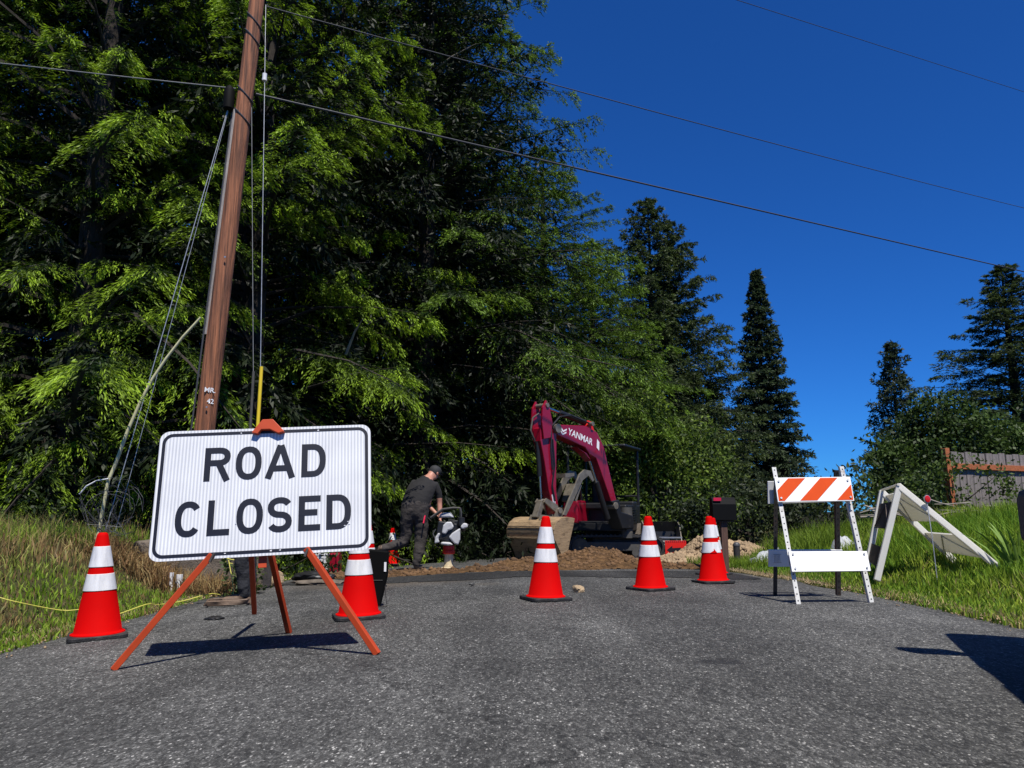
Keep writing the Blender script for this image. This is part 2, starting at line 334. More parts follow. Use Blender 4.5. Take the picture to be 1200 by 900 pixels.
# road: a straight lane that swings right behind the dig, ragged edges
rng = np.random.default_rng(3)
ys = axis([(-30, 2, 2), (2, 18.01, .25)]); L_ = []; nu = 13
for i, y in enumerate(ys):
    sh = 0.0 if y < 12.5 else ((y - 12.5) ** 2) * .14
    xl = -3.3 + .06 * math.sin(y * 1.3) + .05 * math.sin(y * 3.7 + 1) - .25 * max(0, min(1, (7 - y) / 3)) + sh * .9
    xr = 3.42 + .05 * math.sin(y * 1.9 + 2) + .04 * math.sin(y * 4.3) - .3 * max(0, min(1, (y - 7) / 3)) + sh * 1.6
    if y < 5.5: xr += (5.5 - y) * .06
    for k in range(nu):
        x = xl + (xr - xl) * k / (nu - 1); L_.append((x, y, float(road_z(x, y)) - (.02 if k in (0, nu - 1) else 0)))
V = np.array(L_); I = np.arange(len(V)).reshape(len(ys), nu); F = np.stack([I[:-1, :-1], I[:-1, 1:], I[1:, 1:], I[1:, :-1]], -1).reshape(-1, 4)
road = poly_mesh('road', V, 4, 'asphalt', faces=F, kind='structure')

# ------------------------------------------------------------------ road closed sign on its stand
BL = Vector((-2.026, 4.355, .463)); BR = Vector((-.795, 4.505, .517)); TL = Vector((-2.052, 4.514, 1.171)); TR = Vector((-.839, 4.667, 1.244))
sx = ((BR - BL) + (TR - TL)).normalized(); szv = ((TL - BL) + (TR - BR)); szv = (szv - sx * szv.dot(sx)).normalized(); syv = szv.cross(sx)
SW, SH = 1.22, .762
bc = (BL + BR) / 2
PM = Matrix(((sx.x, syv.x, szv.x, bc.x), (sx.y, syv.y, szv.y, bc.y), (sx.z, syv.z, szv.z, bc.z), (0, 0, 0, 1)))
root = empty('road_sign', (-1.42, 4.45, float(road_z(-1.42, 4.45))), label='white ROAD CLOSED board on a splayed orange metal stand', cat='road sign')
RI = Matrix.Translation(-root.location)
def rrect(w_, h_, r_, x0=0, z0=0, n=6):
    P = []
    for cx, cz, a0 in ((w_ - r_, r_, -90), (w_ - r_, h_ - r_, 0), (r_, h_ - r_, 90), (r_, r_, 180)):
        for k in range(n + 1):
            a = R(a0 + 90 * k / n); P.append((x0 + cx + r_ * math.cos(a), z0 + cz + r_ * math.sin(a)))
    return P
panel = MB().prism(rrect(SW, SH, .055, -SW / 2), -.0012, .0012).build('panel', 'sheeting', root)
panel.matrix_local = RI @ PM
def stroke(mb, pts, w_, closed=False, y=-.003):
    n = len(pts); P = [Vector((a, b_)) for a, b_ in pts]; V = []
    for i in range(n):
        a = P[(i - 1) % n] if (closed or i) else P[i]; c = P[(i + 1) % n] if (closed or i < n - 1) else P[i]
        d1 = (P[i] - a).normalized() if (P[i] - a).length > 1e-9 else (c - P[i]).normalized()
        d2 = (c - P[i]).normalized() if (c - P[i]).length > 1e-9 else d1
        n1 = Vector((-d1.y, d1.x)); n2 = Vector((-d2.y, d2.x)); mm_ = (n1 + n2).normalized(); k = w_ / 2 / max(.5, mm_.dot(n1))
        V += [P[i] + mm_ * k, P[i] - mm_ * k]
    F = [(2 * i, 2 * i + 1, 2 * ((i + 1) % n) + 1, 2 * ((i + 1) % n)) for i in range(n if closed else n - 1)]
    mb.add([(q.x, y, q.y) for q in V], F)
def arc(cx, cz, rx, rz, a0, a1, n=12, p=2.35):
    P = []
    for k in range(n + 1):
        a = R(a0 + (a1 - a0) * k / n); c, s_ = math.cos(a), math.sin(a)
        P.append((cx + rx * math.copysign(abs(c) ** (2 / p), c), cz + rz * math.copysign(abs(s_) ** (2 / p), s_)))
    return P
def letter(ch, x0, x1, z0, h, s_=.0355):
    mb = MB(); w_ = x1 - x0; q = s_ / 2; y = [-.0030]
    def st(pts, closed=False):
        stroke(mb, [(x0 + a, z0 + b_) for a, b_ in pts], s_, closed, y[0]); y[0] -= .00015
    if ch == 'O': st(arc(w_ / 2, h / 2, w_ / 2 - q, h / 2 - q, 0, 345, 23), True)
    elif ch == 'C': st(arc(w_ / 2, h / 2, w_ / 2 - q, h / 2 - q, 38, 322, 24))
    elif ch == 'L': st([(q, 0), (q, h)]); st([(0, q), (w_, q)])
    elif ch == 'E': st([(q, 0), (q, h)]); st([(0, q), (w_, q)]); st([(0, h - q), (w_, h - q)]); st([(0, h * .52), (w_ * .86, h * .52)])
    elif ch == 'A': st([(q * .95, 0), (w_ / 2 - q * .1, h)]); st([(w_ - q * .95, 0), (w_ / 2 + q * .1, h)]); st([(w_ * .2, h * .3), (w_ * .8, h * .3)])
    elif ch == 'D': st([(q, 0), (q, h)]); st([(0, h - q)] + arc(w_ * .45, h / 2, w_ * .55 - q, h / 2 - q, 90, -90, 16) + [(0, q)])
    elif ch == 'R':
        st([(q, 0), (q, h)]); zc = h * .725; rz = h - q - zc
        st([(0, h - q)] + arc(w_ * .52, zc, w_ * .44 - q, rz, 90, -90, 12) + [(0, zc - rz)]); st([(w_ * .52, zc - rz), (w_ - q * 1.1, 0)])
    elif ch == 'S':
        rz = (h - s_) / 4
        st(arc(w_ / 2, h - q - rz, w_ / 2 - q, rz, 25, 270, 14, 2.2) + arc(w_ / 2, q + rz, w_ / 2 - q, rz, 90, -155, 14, 2.2)[1:])
    return mb.build('letter', 'letter_black', panel, fix=False)
for ch, a, b_ in (('R', -.348, -.196), ('O', -.171, -.024), ('A', -.003, .170), ('D', .205, .346)): letter(ch, a, b_, .447, .203)
for ch, a, b_ in (('C', -.486, -.342), ('L', -.309, -.185), ('O', -.150, -.003), ('S', .022, .16), ('E', .196, .320), ('D', .353, .494)): letter(ch, a, b_, .128, .205)
bd = MB(); stroke(bd, rrect(SW - .05, SH - .05, .05, -SW / 2 + .025, .025), .0185, True, -.0026); bd.build('border', 'letter_black', panel, fix=False)
# peeled spots on the last letter and border
pk = MB(); rr_ = random.Random(4)
for cx, cz in ((.478, .17), (.46, .147), (.485, .155), (.05, .026), (.1, .027), (-.2, .025), (-.15, .735), (.3, .736), (-.15, .19)):
    pk.add([(cx + rr_.uniform(.003, .009) * math.cos(a), -.0042, cz + rr_.uniform(.002, .006) * math.sin(a)) for a in (0, 1.2, 2.4, 3.6, 5)], [(0, 1, 2, 3, 4)])
pk.build('peeled_spot', 'sheeting', panel, fix=False)['kind'] = 'stuff'
# top clip
def pw(x, y, z): return RI @ (PM @ Vector((x, y, z)))
cl = MB(); prof = [(-.085, -.035), (-.025, .045), (.035, .045), (.105, -.035), (.07, -.045), (.02, -.018), (-.03, -.018), (-.05, -.045)]
cl.add([pw(a - .0, y_, SH + c) for y_ in (-.035, .03) for a, c in [(q[0] - .0, q[1] if k else q[1]) for k, q in enumerate(prof)]], [tuple(range(7, -1, -1)), tuple(range(8, 16))] + [(i, (i + 1) % 8, 8 + (i + 1) % 8, 8 + i) for i in range(8)])
cl.build('top_clip', 'stand_orange', root, bevel=.003)
def rl(p_): return Vector(p_) - root.location
MB().bar(pw(.0, .03, SH + .02), pw(0, .035, -.06), .045, .012, up=tuple(syv)).build('mast', 'stand_orange', root)
MB().bar(pw(-.25, .03, SH - .10), pw(.1, .03, SH - .10), .03, .02).build('hinge_bar', 'stand_orange', root)
MB().bar(pw(-.28, .025, .035), pw(.25, .025, .035), .03, .03).build('crossbar', 'stand_orange', root)
def gp(x, y): return (x, y, float(road_z(x, y)))
for a, b_ in (((-1.68, 4.40, .50), gp(-2.09, 4.22)), ((-1.17, 4.47, .53), gp(-.73, 4.36)), ((-1.60, 4.69, 1.05), gp(-1.49, 5.34)), ((-1.62, 4.69, 1.05), (-1.91, 5.9, .005))):
    MB().bar(rl(a), rl(b_), .034, .034).build('leg', 'stand_orange', root, bevel=.003)
for x in (-.265, .25):
    MB().tube([pw(x - .012, -.012, -.02), pw(x + .004, -.012, .02), pw(x + .006, .03, .03)], .009, 6).build('hook', 'dark_angle', root, smooth=True)

# ------------------------------------------------------------------ traffic cones
def make_cone(label):
    r_ = empty('traffic_cone', label=label, cat='traffic cone', group='orange traffic cones closing the road')
    rad = lambda z: .153 - (z - .03) * (.153 - .034) / .68
    b1 = MB().lathe([(.172, .028), (.170, .036), (.158, .040), (rad(.05), .05), (rad(.35), .35), (rad(.69), .69), (rad(.70) - .004, .705), (rad(.71) - .012, .712)], 32).build('body', 'cone_red', r_, smooth=35)
    for a, c in ((.320, .432), (.478, .618)):
        MB().lathe([(rad(a), a), (rad(a) + .004, a + .002), (rad(c) + .004, c - .002), (rad(c), c)], 32).build('reflective_band', 'reflective_white', r_, smooth=35)
    MB().prism(rrect(.37, .37, .05, -.185, -.185, 4), .002, .030, ax='xy').build('base', 'rubber', r_, bevel=.006)
    return r_
def place(o, x, y, rz, tilt=(0, 0), z=None):
    o.location = (x, y, float(road_z(x, y)) if z is None else z)
    o.rotation_euler = (tilt[0], tilt[1], rz)
cone0 = make_cone('traffic cone on the grassy road edge beside the yellow rope and the ROAD CLOSED board')
place(cone0, -2.86, 5.52, R(28), (R(0), R(-2)))
for x, y, a, t_, lab in ((-1.16, 6.02, 18, (0, R(-1.5)), 'traffic cone half hidden by the front leg of the ROAD CLOSED board'),
                         (-1.62, 8.75, 40, (R(1), 0), 'traffic cone mostly hidden behind another cone and the ROAD CLOSED board'),
                         (-2.38, 15.6, 10, (0, 0), 'far traffic cone on the asphalt behind the bent-over worker'),
                         (.29, 6.84, 22, (0, R(.6)), 'traffic cone standing in front of the excavator bucket beside a loose stone'),
                         (1.36, 7.77, 33, (R(.5), R(-1)), 'traffic cone standing in front of the excavator track'),
                         (2.18, 8.56, 12, (R(-1), R(-1)), 'traffic cone with a torn reflective band below the mailbox'),
                         (2.55, 9.95, 50, (0, R(1)), 'traffic cone hidden behind the cone with the torn band')):
    c = copy_tree(cone0); c['label'] = lab; place(c, x, y, R(a), t_)
    if 'with a torn reflective band below' in lab:
        tb = MB(); rd = lambda z: .153 - (z - .03) * (.153 - .034) / .68 + .0055
        for a0, a1, z0, z1 in ((-125, -100, .319, .345), (-100, -80, .319, .366)):
            for k in range(4):
                p0, p1 = R(a0 + (a1 - a0) * k / 4), R(a0 + (a1 - a0) * (k + 1) / 4); h0 = z0 + (z1 - z0) * (k / 4 if a0 < -110 else 1 - k / 4); h1 = z0 + (z1 - z0) * ((k + 1) / 4 if a0 < -110 else 1 - (k + 1) / 4)
                tb.add([(rd(z0) * math.cos(p0), rd(z0) * math.sin(p0), z0), (rd(z0) * math.cos(p1), rd(z0) * math.sin(p1), z0), (rd(h1) * math.cos(p1), rd(h1) * math.sin(p1), h1), (rd(h0) * math.cos(p0), rd(h0) * math.sin(p0), h0)], [(0, 1, 2, 3)])
        tb.build('band_tear', 'cone_red', c, fix=False)

# ------------------------------------------------------------------ striped folding barricade at the right edge of the road
root = empty('barricade', (2.68, 6.8, 0), label='folding barricade with an orange and white striped upper board', cat='barricade')
def rl(p_): return Vector(p_) - root.location
def angle_leg(a, b_, m_, nm='leg', flip=1):
    a, b_ = rl(a), rl(b_); mb = MB(); d = (b_ - a).normalized(); s_ = Vector((1, 0, 0)); s_ = (s_ - d * s_.dot(d)).normalized(); u = s_.cross(d)
    mb.bar(a, b_, .036, .004, up=tuple(u)); mb.bar(a + s_ * .017 * flip + u * .018, b_ + s_ * .017 * flip + u * .018, .004, .036, up=tuple(u))
    o = mb.build(nm, m_, root)
    hl = MB(); n = 22
    for k in range(n):
        if 1:
            q = a + (b_ - a) * ((k + .5) / n); 
            for sg in (-1, 1):
                e = u * (.0032 * sg); hl.add([q + e + (s_ * math.cos(t_) + d * math.sin(t_)) * .0065 for t_ in [i * math.pi / 3 for i in range(6)]], [(0, 1, 2, 3, 4, 5)])
    hl.build('bolt_hole', 'letter_black', o, fix=False)['kind'] = 'stuff'
    return o
angle_leg((2.33, 6.86, 1.14), (2.35, 6.51, .0), 'angle_white'); angle_leg((2.95, 6.90, 1.15), (3.01, 6.64, .0), 'angle_white', flip=-1)
angle_leg((2.37, 6.93, 1.09), (2.39, 7.2, .0), 'dark_angle'); angle_leg((2.93, 6.95, 1.12), (2.97, 7.2, .0), 'dark_angle', flip=-1)
def board(c, nm, m_, thick=.016):
    P = [rl(q) for q in c]; n = (P[1] - P[0]).cross(P[3] - P[0]).normalized() * thick
    if n.y < 0: n = -n
    return MB().add(P + [q + n for q in P], [(0, 1, 2, 3), (7, 6, 5, 4), (0, 4, 5, 1), (1, 5, 6, 2), (2, 6, 7, 3), (3, 7, 4, 0)]).build(nm, m_, root, bevel=.002)
up = [(2.31, 6.80, 1.045), (2.99, 6.83, 1.055), (2.98, 6.76, .843), (2.305, 6.73, .832)]
ub = board(up, 'upper_board', 'white_paint'); low = [(2.325, 6.60, .42), (3.005, 6.65, .42), (2.995, 6.58, .262), (2.32, 6.53, .258)]
lb = board(low, 'lower_board', 'white_paint')
rb = board([(2.315, 7.08, .41), (2.99, 7.10, .41), (3.0, 7.14, .26), (2.32, 7.12, .26)], 'rear_lower_board', 'white_pvc'); board([(2.31, 6.985, 1.02), (2.96, 6.99, 1.03), (2.965, 7.03, .84), (2.315, 7.025, .82)], 'rear_upper_board', 'white_pvc')
P = [rl(q) for q in up]; nrm = (P[3] - P[0]).cross(P[1] - P[0]).normalized()
if nrm.y > 0: nrm = -nrm
def bq(u, v): return P[0].lerp(P[1], u).lerp(P[3].lerp(P[2], u), v) + nrm * .0025
def stripe(u0, u1, sl_=.155):      # bottom edge from u0-sl to u1-sl
    pts = [];
    poly = [(u0 + sl_, 0.04), (u1 + sl_, 0.04), (u1 - sl_, .96), (u0 - sl_, .96)]
    # clip to the board
    def clip(pl, f):
        out = []
        for i in range(len(pl)):
            a, b_ = pl[i], pl[(i + 1) % len(pl)]; fa, fb = f(a), f(b_)
            if fa >= 0: out.append(a)
            if fa * fb < 0:
                k = fa / (fa - fb); out.append((a[0] + (b_[0] - a[0]) * k, a[1] + (b_[1] - a[1]) * k))
        return out
    poly = clip(clip(poly, lambda q: q[0] - .012), lambda q: .988 - q[0])
    if len(poly) > 2: MB().add([bq(*q) for q in poly], [tuple(range(len(poly)))]).build('stripe', 'stripe_orange', root, fix=False)
for a in (.02, .445, .93): stripe(a, a + .225)
bt = MB()
for brd in (up, low):
    Q = [rl(q) for q in brd]
    for u, v in ((.045, .15), (.045, .85), (.955, .15), (.955, .85)):
        q = Q[0].lerp(Q[1], u).lerp(Q[3].lerp(Q[2], u), v) + nrm * .004; bt.tube([q, q + nrm * .006], .009, 8)
bt.build('bolt', 'galvanised', root)['kind'] = 'stuff'
rt = MB()
for k in range(5): rt.box(rl((2.36 + k * .012, 7.075 - .004, .335)), (.003, .002, .07))
rt.box(rl((2.385, 7.071, .372)), (.075, .002, .003)); rt.box(rl((2.385, 7.071, .298)), (.075, .002, .003)); rt.build('stamp', 'cable_grey', rb)
rb.children[0].matrix_parent_inverse = Matrix()

# ------------------------------------------------------------------ white plastic A-frame standing open on the bank
root = empty('folding_barricade', (4.2, 8.3, tz(4.2, 8.3)), label='old white plastic A-frame barricade spread open on the grassy bank', cat='barricade')
def rl(p_): return Vector(p_) - root.location
NA, NL, NR = Vector((4.10, 8.2, 1.02)), Vector((3.74, 8.1, .06)), Vector((4.76, 7.62, .17)); FA, FL, FR = Vector((4.20, 8.8, .98)), Vector((3.92, 8.72, .12)), Vector((4.72, 8.36, .22))
def leaf(nm, A1, F1, A2, F2, segs, pm):
    for a, f in ((A1, F1), (A2, F2)):
        d = (f - a); MB().bar(rl(a - d * .015), rl(f), .062, .045, up=tuple((A2 - A1).normalized())).build('leg', 'old_plastic', root, bevel=.006)
    for s0, s1 in segs:
        q = [A1.lerp(F1, s0), A2.lerp(F2, s0), A2.lerp(F2, s1), A1.lerp(F1, s1)]; q = [rl(a) for a in q]
        n = (q[1] - q[0]).cross(q[3] - q[0]).normalized() * .009
        o = MB().add([a + n for a in q] + [a - n for a in q], [(0, 1, 2, 3), (7, 6, 5, 4), (0, 4, 5, 1), (1, 5, 6, 2), (2, 6, 7, 3), (3, 7, 4, 0)]).build('cross_panel', pm, root)
        # moulded ribs on the inner face
        rb_ = MB()
        for u0, v0, u1, v1 in ((.05, .95, .5, .08), (.5, .08, .95, .95)):
            f_ = lambda u, v: q[0].lerp(q[1], u).lerp(q[3].lerp(q[2], u), v)
            for sg in (1, -1): rb_.bar(f_(u0, v0) + n * sg, f_(u1, v1) + n * sg, .012, .014)
        rb_.build('rib', 'old_plastic' if pm == 'old_plastic' else pm, o)
leaf('left', NA, NL, FA, FL, ((.16, .46),), 'shade_brown'); leaf('left2', NA, NL, FA, FL, (), 'old_plastic')
for o in [c for c in root.children if c.name.startswith('leg')][2:4]: bpy.data.objects.remove(o)
def xpanel(A1, F1, A2, F2, s0, s1, m_):
    q = [rl(a) for a in (A1.lerp(F1, s0), A2.lerp(F2, s0), A2.lerp(F2, s1), A1.lerp(F1, s1))]; n = (q[1] - q[0]).cross(q[3] - q[0]).normalized() * .009
    MB().add([a + n for a in q] + [a - n for a in q], [(0, 1, 2, 3), (7, 6, 5, 4), (0, 4, 5, 1), (1, 5, 6, 2), (2, 6, 7, 3), (3, 7, 4, 0)]).build('cross_panel', m_, root)
xpanel(NA, NL, FA, FL, .66, .88, 'shade_brown')
leaf('right', NA, NR, FA, FR, ((.05, .42), (.58, .84)), 'old_plastic')
MB().tube([rl(NA + Vector((-.02, -.03, .02))), rl(FA + Vector((.01, .03, .02)))], .014, 8).build('hinge_rod', 'old_plastic', root, smooth=True)

# ------------------------------------------------------------------ reflector stake
root = empty('reflector_stake', (4.2, 7.8, tz(4.2, 7.8)), label='red round reflector on a thin wire stake in the grass', cat='marker')
MB().tube([(0, 0, -.05), (.03, .08, .42), (.07, .2, .80)], .0045, 6).build('stake', 'galvanised', root)
Mx = Matrix.Translation((.07, .19, .80)) @ Matrix.Rotation(R(90), 4, 'X') @ Matrix.Scale(1.25, 4, (0, 1, 0))
MB().lathe([(.030, -.008), (.034, .0), (.034, .012)], 20, M=Mx).build('rim', 'galvanised', root, smooth=30)
MB().lathe([(.029, .0125), (.026, .019), (.012, .022)], 20, M=Mx).build('lens', 'reflector_red', root, smooth=True)

# ------------------------------------------------------------------ board fence on the bank
root = empty('wooden_fence', (7.1, 12.5, tz(7.1, 12.5)), label='weathered grey board fence with a reddish rail and end post', cat='fence')
rr_ = random.Random(12); zt0 = 1.78 - root.location.z; n = 40; f0 = Vector((0, 0, 0)); fd = Vector((1.55, .5, 0)).normalized(); fa = math.atan2(fd.y, fd.x)
gz0 = -.15
for k in range(n):
    x = .10 + k * .148; w_ = .138; h_ = zt0 - .03 - x * .012 + rr_.uniform(-.012, .012)
    o = MB().prism([(-w_ / 2, gz0), (w_ / 2, gz0), (w_ / 2, h_), (-w_ / 2, h_)], -.010, .010).build('board', 'fence_wood', root, bevel=.002)
    o.location = fd * x + Vector((0, rr_.uniform(-.004, .004), 0)); o.rotation_euler = (rr_.uniform(-.01, .01), rr_.uniform(-.006, .006), fa)
for zz in (zt0 - .27, .16):
    q = Vector((-fd.y, fd.x, 0)) * -.034; MB().bar(q + Vector((.0, 0, zz)), q + fd * 5.9 + Vector((0, 0, zz - .05)), .04, .09, up=(0, 0, 1)).build('rail', 'cedar', root, bevel=.003)
q = Vector((-fd.y, fd.x, 0)) * -.02
MB().bar(q + Vector((-.02, 0, -.3)), q + Vector((-.07, 0, zt0 + .02)), .09, .09, up=tuple(fd)).build('post', 'cedar', root, bevel=.004)

# ------------------------------------------------------------------ mailbox
root = empty('mailbox', (3.06, 11.3, tz(3.06, 11.3)), label='black mailbox with a small red flag on a brown post', cat='mailbox')
MB().box((0, 0, .33), (.09, .09, .78)).build('post', 'post_brown', root, bevel=.005)
MB().prism([(-.095, .70), (.095, .70), (.095, .93), (.07, 1.0), (.03, 1.03), (-.03, 1.03), (-.07, 1.0), (-.095, .93)], -.17, .17, ax='yz').build('box', 'mailbox_black', root, bevel=.006)
MB().box((-.01, 0, .70 - .012), (.30, .12, .02)).build('bracket', 'post_brown', root)
MB().box((-.10, -.103, 1.0), (.11, .006, .045)).build('flag', 'flag_red', root)
root = empty('pipe_post', (3.72, 13.0, tz(3.72, 13) - .05), label='short dark capped pipe standing in grass beside the gravel pile', cat='post')
MB().tube([(0, 0, 0), (0, 0, .36)], .055, 14).build('pipe', 'dark_angle', root, smooth=40)
MB().lathe([(.06, .34), (.06, .37), (.035, .40), (.01, .405)], 14).build('cap', 'cable_dark', root, smooth=40)

# ------------------------------------------------------------------ utility pole, guys, wires
PB = Vector((-3.95, 9.62, .2)); PT = Vector((-3.40, 9.60, 10.4)); pd = (PT - PB)
def pp(z): return PB + pd * ((z - PB.z) / pd.z)
root = empty('utility_pole', tuple(PB), label='tall brown wooden utility pole leaning beside the road', cat='utility pole')
def rl(p_): return Vector(p_) - root.location
zs = [-.3 + k * .53 for k in range(21)]
trunk = MB().tube([rl(pp(z)) for z in zs], [.132 - .0042 * z for z in zs], 20).build('shaft', 'pole_wood', root, smooth=50)
# weathered grey moulding down the left flank, cable riser
MB().tube([rl(pp(z) + Vector((-.115 + .0038 * z, -.05, 0))) for z in (3.0, 4.2, 5.2, 6.1)], .028, 8).build('grey_moulding', 'pole_grey', root, smooth=50)
MB().tube([rl(pp(z) + Vector((-.17 + .005 * z, -.02, 0))) for z in (.3, 1.5, 3.0, 4.5, 6.2)], .012, 6).build('riser_cable', 'cable_dark', root)
for z in (6.02, 6.35, 7.2, 7.45):
    r_ = .135 - .0042 * z; c = rl(pp(z)); tilt = -.12
    MB().tube([c + Vector((r_ * math.cos(a), r_ * math.sin(a), tilt * math.cos(a))) for a in [k * math.pi / 10 for k in range(21)]], .009, 5, cap=False).build('band', 'cable_dark', root)
c = rl(pp(6.25)) + Vector((-.19, -.06, 0)); bx = MB().lathe([(.05, -.16), (.07, -.14), (.07, .12), (.055, .16), (.03, .19)], 12, c=tuple(c)).build('splice_case', 'black_plastic', root, smooth=40)
for z in (1.75, 2.05, 4.0):
    c = rl(pp(z)) + Vector((.05, -.145, .0)); MB().box(tuple(c), (.02, .012, .02)).build('staple', 'galvanised', root)
def text_mesh(s_, size, name, m_, parent, M):
    cu = bpy.data.curves.new(name, 'FONT'); cu.body = s_; cu.size = size; cu.align_x = 'CENTER'; cu.resolution_u = 3; cu.offset = size * .015
    to = bpy.data.objects.new(name, cu); col.objects.link(to); dg = bpy.context.evaluated_depsgraph_get(); me = bpy.data.meshes.new_from_object(to.evaluated_get(dg))
    bpy.data.objects.remove(to); bpy.data.curves.remove(cu); me.transform(M); me.materials.clear(); me.materials.append(MATS[m_])
    o = bpy.data.objects.new(name, me); col.objects.link(o); o.parent = parent; return o
tl = math.atan2(pd.x, pd.z)
for s_, z, dx in (('MR.', 2.24, .055), ('42', 2.10, .072)):
    M = Matrix.Translation(rl(pp(z)) + Vector((dx, -math.sqrt(.123 ** 2 - dx ** 2) - .009, 0))) @ Matrix.Rotation(tl, 4, 'Y') @ Matrix.Rotation(math.asin(dx / .123), 4, 'Z') @ Matrix.Rotation(R(90), 4, 'X')
    text_mesh(s_, .085, 'stencil', 'decal_white', root, M)
def wire(a, b_, sag, r_, m_, label, name='overhead_wire', n=28, grp=None):
    a, b_ = Vector(a), Vector(b_); pts = [a.lerp(b_, k / n) - Vector((0, 0, sag * 4 * (k / n) * (1 - k / n))) for k in range(n + 1)]
    o = MB().tube(pts, r_, 6).build(name, m_, smooth=True); tag(o, label, 'wire', grp); return o
wire(pp(6.44) + Vector((-.14, 0, 0)), (-14.2, 9.6, 7.7), .02, .008, 'cable_grey', 'thin overhead wire running from the pole into the near spruces')
wire(pp(6.36) + Vector((.14, 0, 0)), (24.55, 28.2, 8.69), .0, .015, 'cable_dark', 'thick overhead cable crossing the sky from halfway up the pole')
wire(pp(7.68) + Vector((.13, 0, 0)), (27.0, 31.2, 12.45), .12, .009, 'cable_dark', 'upper thin overhead wire crossing the sky from the pole top')
wire(pp(10.1) + Vector((.1, 0, 0)), (24.0, 26.1, 14.3), .0, .007, 'cable_dark', 'topmost overhead wire high in the corner of the sky')
# guys on the right of the pole
root = empty('guy_wire', (-3.0, 9.0, tz(-3.0, 9)), label='guy wire with a yellow guard sleeve right of the utility pole', cat='guy wire', group='guy wires of the utility pole')
def rl(p_): return Vector(p_) - root.location
MB().tube([rl(pp(7.7) + Vector((.13, 0, 0))), rl((-3.0, 9.0, 2.4))], .005, 5).build('strand', 'galvanised', root)
MB().tube([rl((-2.99, 9.0, 2.47)), rl((-3.0, 8.98, .05))], .021, 10).build('guard', 'yellow_plastic', root, smooth=True)
c = rl(pp(7.7).lerp(Vector((-3.0, 9.0, 2.4)), .222) + Vector((.10, 0, 0))); MB().lathe([(.012, -.06), (.032, -.05), (.03, 0), (.032, .05), (.012, .06)], 10, c=tuple(c)).build('insulator', 'white_pvc', root, smooth=40)
root = empty('guy_wire', (-3.15, 9.2, tz(-3.15, 9.2)), label='thin guy wire with a grey guard sleeve close to the pole', cat='guy wire', group='guy wires of the utility pole')
def rl(p_): return Vector(p_) - root.location
MB().tube([rl(pp(6.2) + Vector((.1, 0, 0))), rl((-3.15, 9.2, 2.4))], .004, 5).build('strand', 'cable_grey', root)
MB().tube([rl((-3.15, 9.2, 2.45)), rl((-3.15, 9.2, .05))], .017, 10).build('guard', 'machine_grey', root, smooth=True)
for dx, lab in ((0, 'taut steel guy wire left of the pole passing the bent white rod'), (.05, 'second thinner guy wire left of the pole')):
    o = MB().tube([pp(6.33 - dx) + Vector((-.17, -.03, 0)), Vector((-4.55 + dx * 1.2, 8.75 + dx * 2, .55))], .0055 if dx == 0 else .0035, 5).build('guy_wire', 'galvanised'); tag(o, lab, 'guy wire', 'guy wires of the utility pole')
# bent rod with a coil of dark wire at its foot
root = empty('bent_rod', (-4.50, 8.6, tz(-4.5, 8.6)), label='pale bent fibreglass rod leaning over a tangle of dark wire', cat='rod')
def rl(p_): return Vector(p_) - root.location
MB().tube([rl(q) for q in ((-3.59, 8.6, 2.97), (-3.78, 8.6, 2.74), (-3.95, 8.6, 2.49), (-4.09, 8.6, 2.25), (-4.2, 8.6, 2.0), (-4.32, 8.6, 1.66), (-4.43, 8.6, 1.27), (-4.49, 8.6, 1.1), (-4.56, 8.6, .4))], [.014, .015, .016, .017, .018, .019, .020, .020, .020], 10).build('shaft', 'fibreglass', root, smooth=True)
MB().tube([rl(q) for q in ((-4.47, 8.57, 1.12), (-4.6, 8.57, 1.10), (-4.71, 8.57, 1.04), (-4.78, 8.57, .95))], .008, 6).build('loose_end', 'white_pvc', root, smooth=True)
rr_ = random.Random(5)
for k in range(11):
    cx, cz, a, b_ = -4.40 + rr_.uniform(-.18, .2), .80 + rr_.uniform(-.08, .06), rr_.uniform(.08, .24), rr_.uniform(.2, .3); tw = rr_.uniform(-.5, .5); pts = []
    for i in range(19):
        t_ = i / 18 * math.tau * rr_.choice((.7, .85, 1)); pts.append(rl((cx + a * math.cos(t_) + tw * .1 * math.sin(t_ * 2), 8.55 + .12 * math.sin(t_ + k), cz + b_ * math.sin(t_))))
    MB().tube(pts, .0024, 4).build('wire_coil', 'cable_dark', root)
# concrete block, white pipes, yellow rope
o = MB().box((0, 0, 0), (1.5, .5, .55)).build('concrete_block', 'concrete', bevel=.05); o.location = (-3.62, 9.25, .14); o.rotation_euler = (.02, .03, .05); tag(o, 'low weathered concrete block on the bank behind the cone', 'concrete block')
root = empty('pipe_stub', (-3.60, 8.55, tz(-3.6, 8.55)), label='white plastic pipe stubs poking out of the bank under the sign board', cat='pipe')
for dx, rr, h_ in ((0, .035, .20), (-.085, .022, .22)):
    MB().tube([(dx, 0, -.05), (dx, 0, h_)], rr, 12).build('pipe', 'white_pvc', root, smooth=40)
rp = [(-4.05, 6.15), (-3.9, 6.2), (-3.72, 6.55), (-3.55, 6.6), (-3.45, 6.55), (-3.35, 6.7), (-3.2, 6.95), (-3.25, 7.3), (-3.15, 7.6), (-2.95, 7.8), (-2.85, 8.1)]
pts = [Vector((x, y, tz(x, y) + .05 + .03 * math.sin(i * 2.3))) for i, (x, y) in enumerate(rp)]
pts += [Vector((-3.0, 8.3, .3)), Vector((-3.05, 8.35, .5))]
for i in range(34): a = i / 12 * math.tau; pts.append(Vector((-2.92 + (.2 + .02 * math.sin(i)) * math.cos(a) + .03 * math.sin(i * .7), 8.32 + .05 * math.sin(a * .5), .46 + .13 * math.sin(a) - .012 * i * .3)))
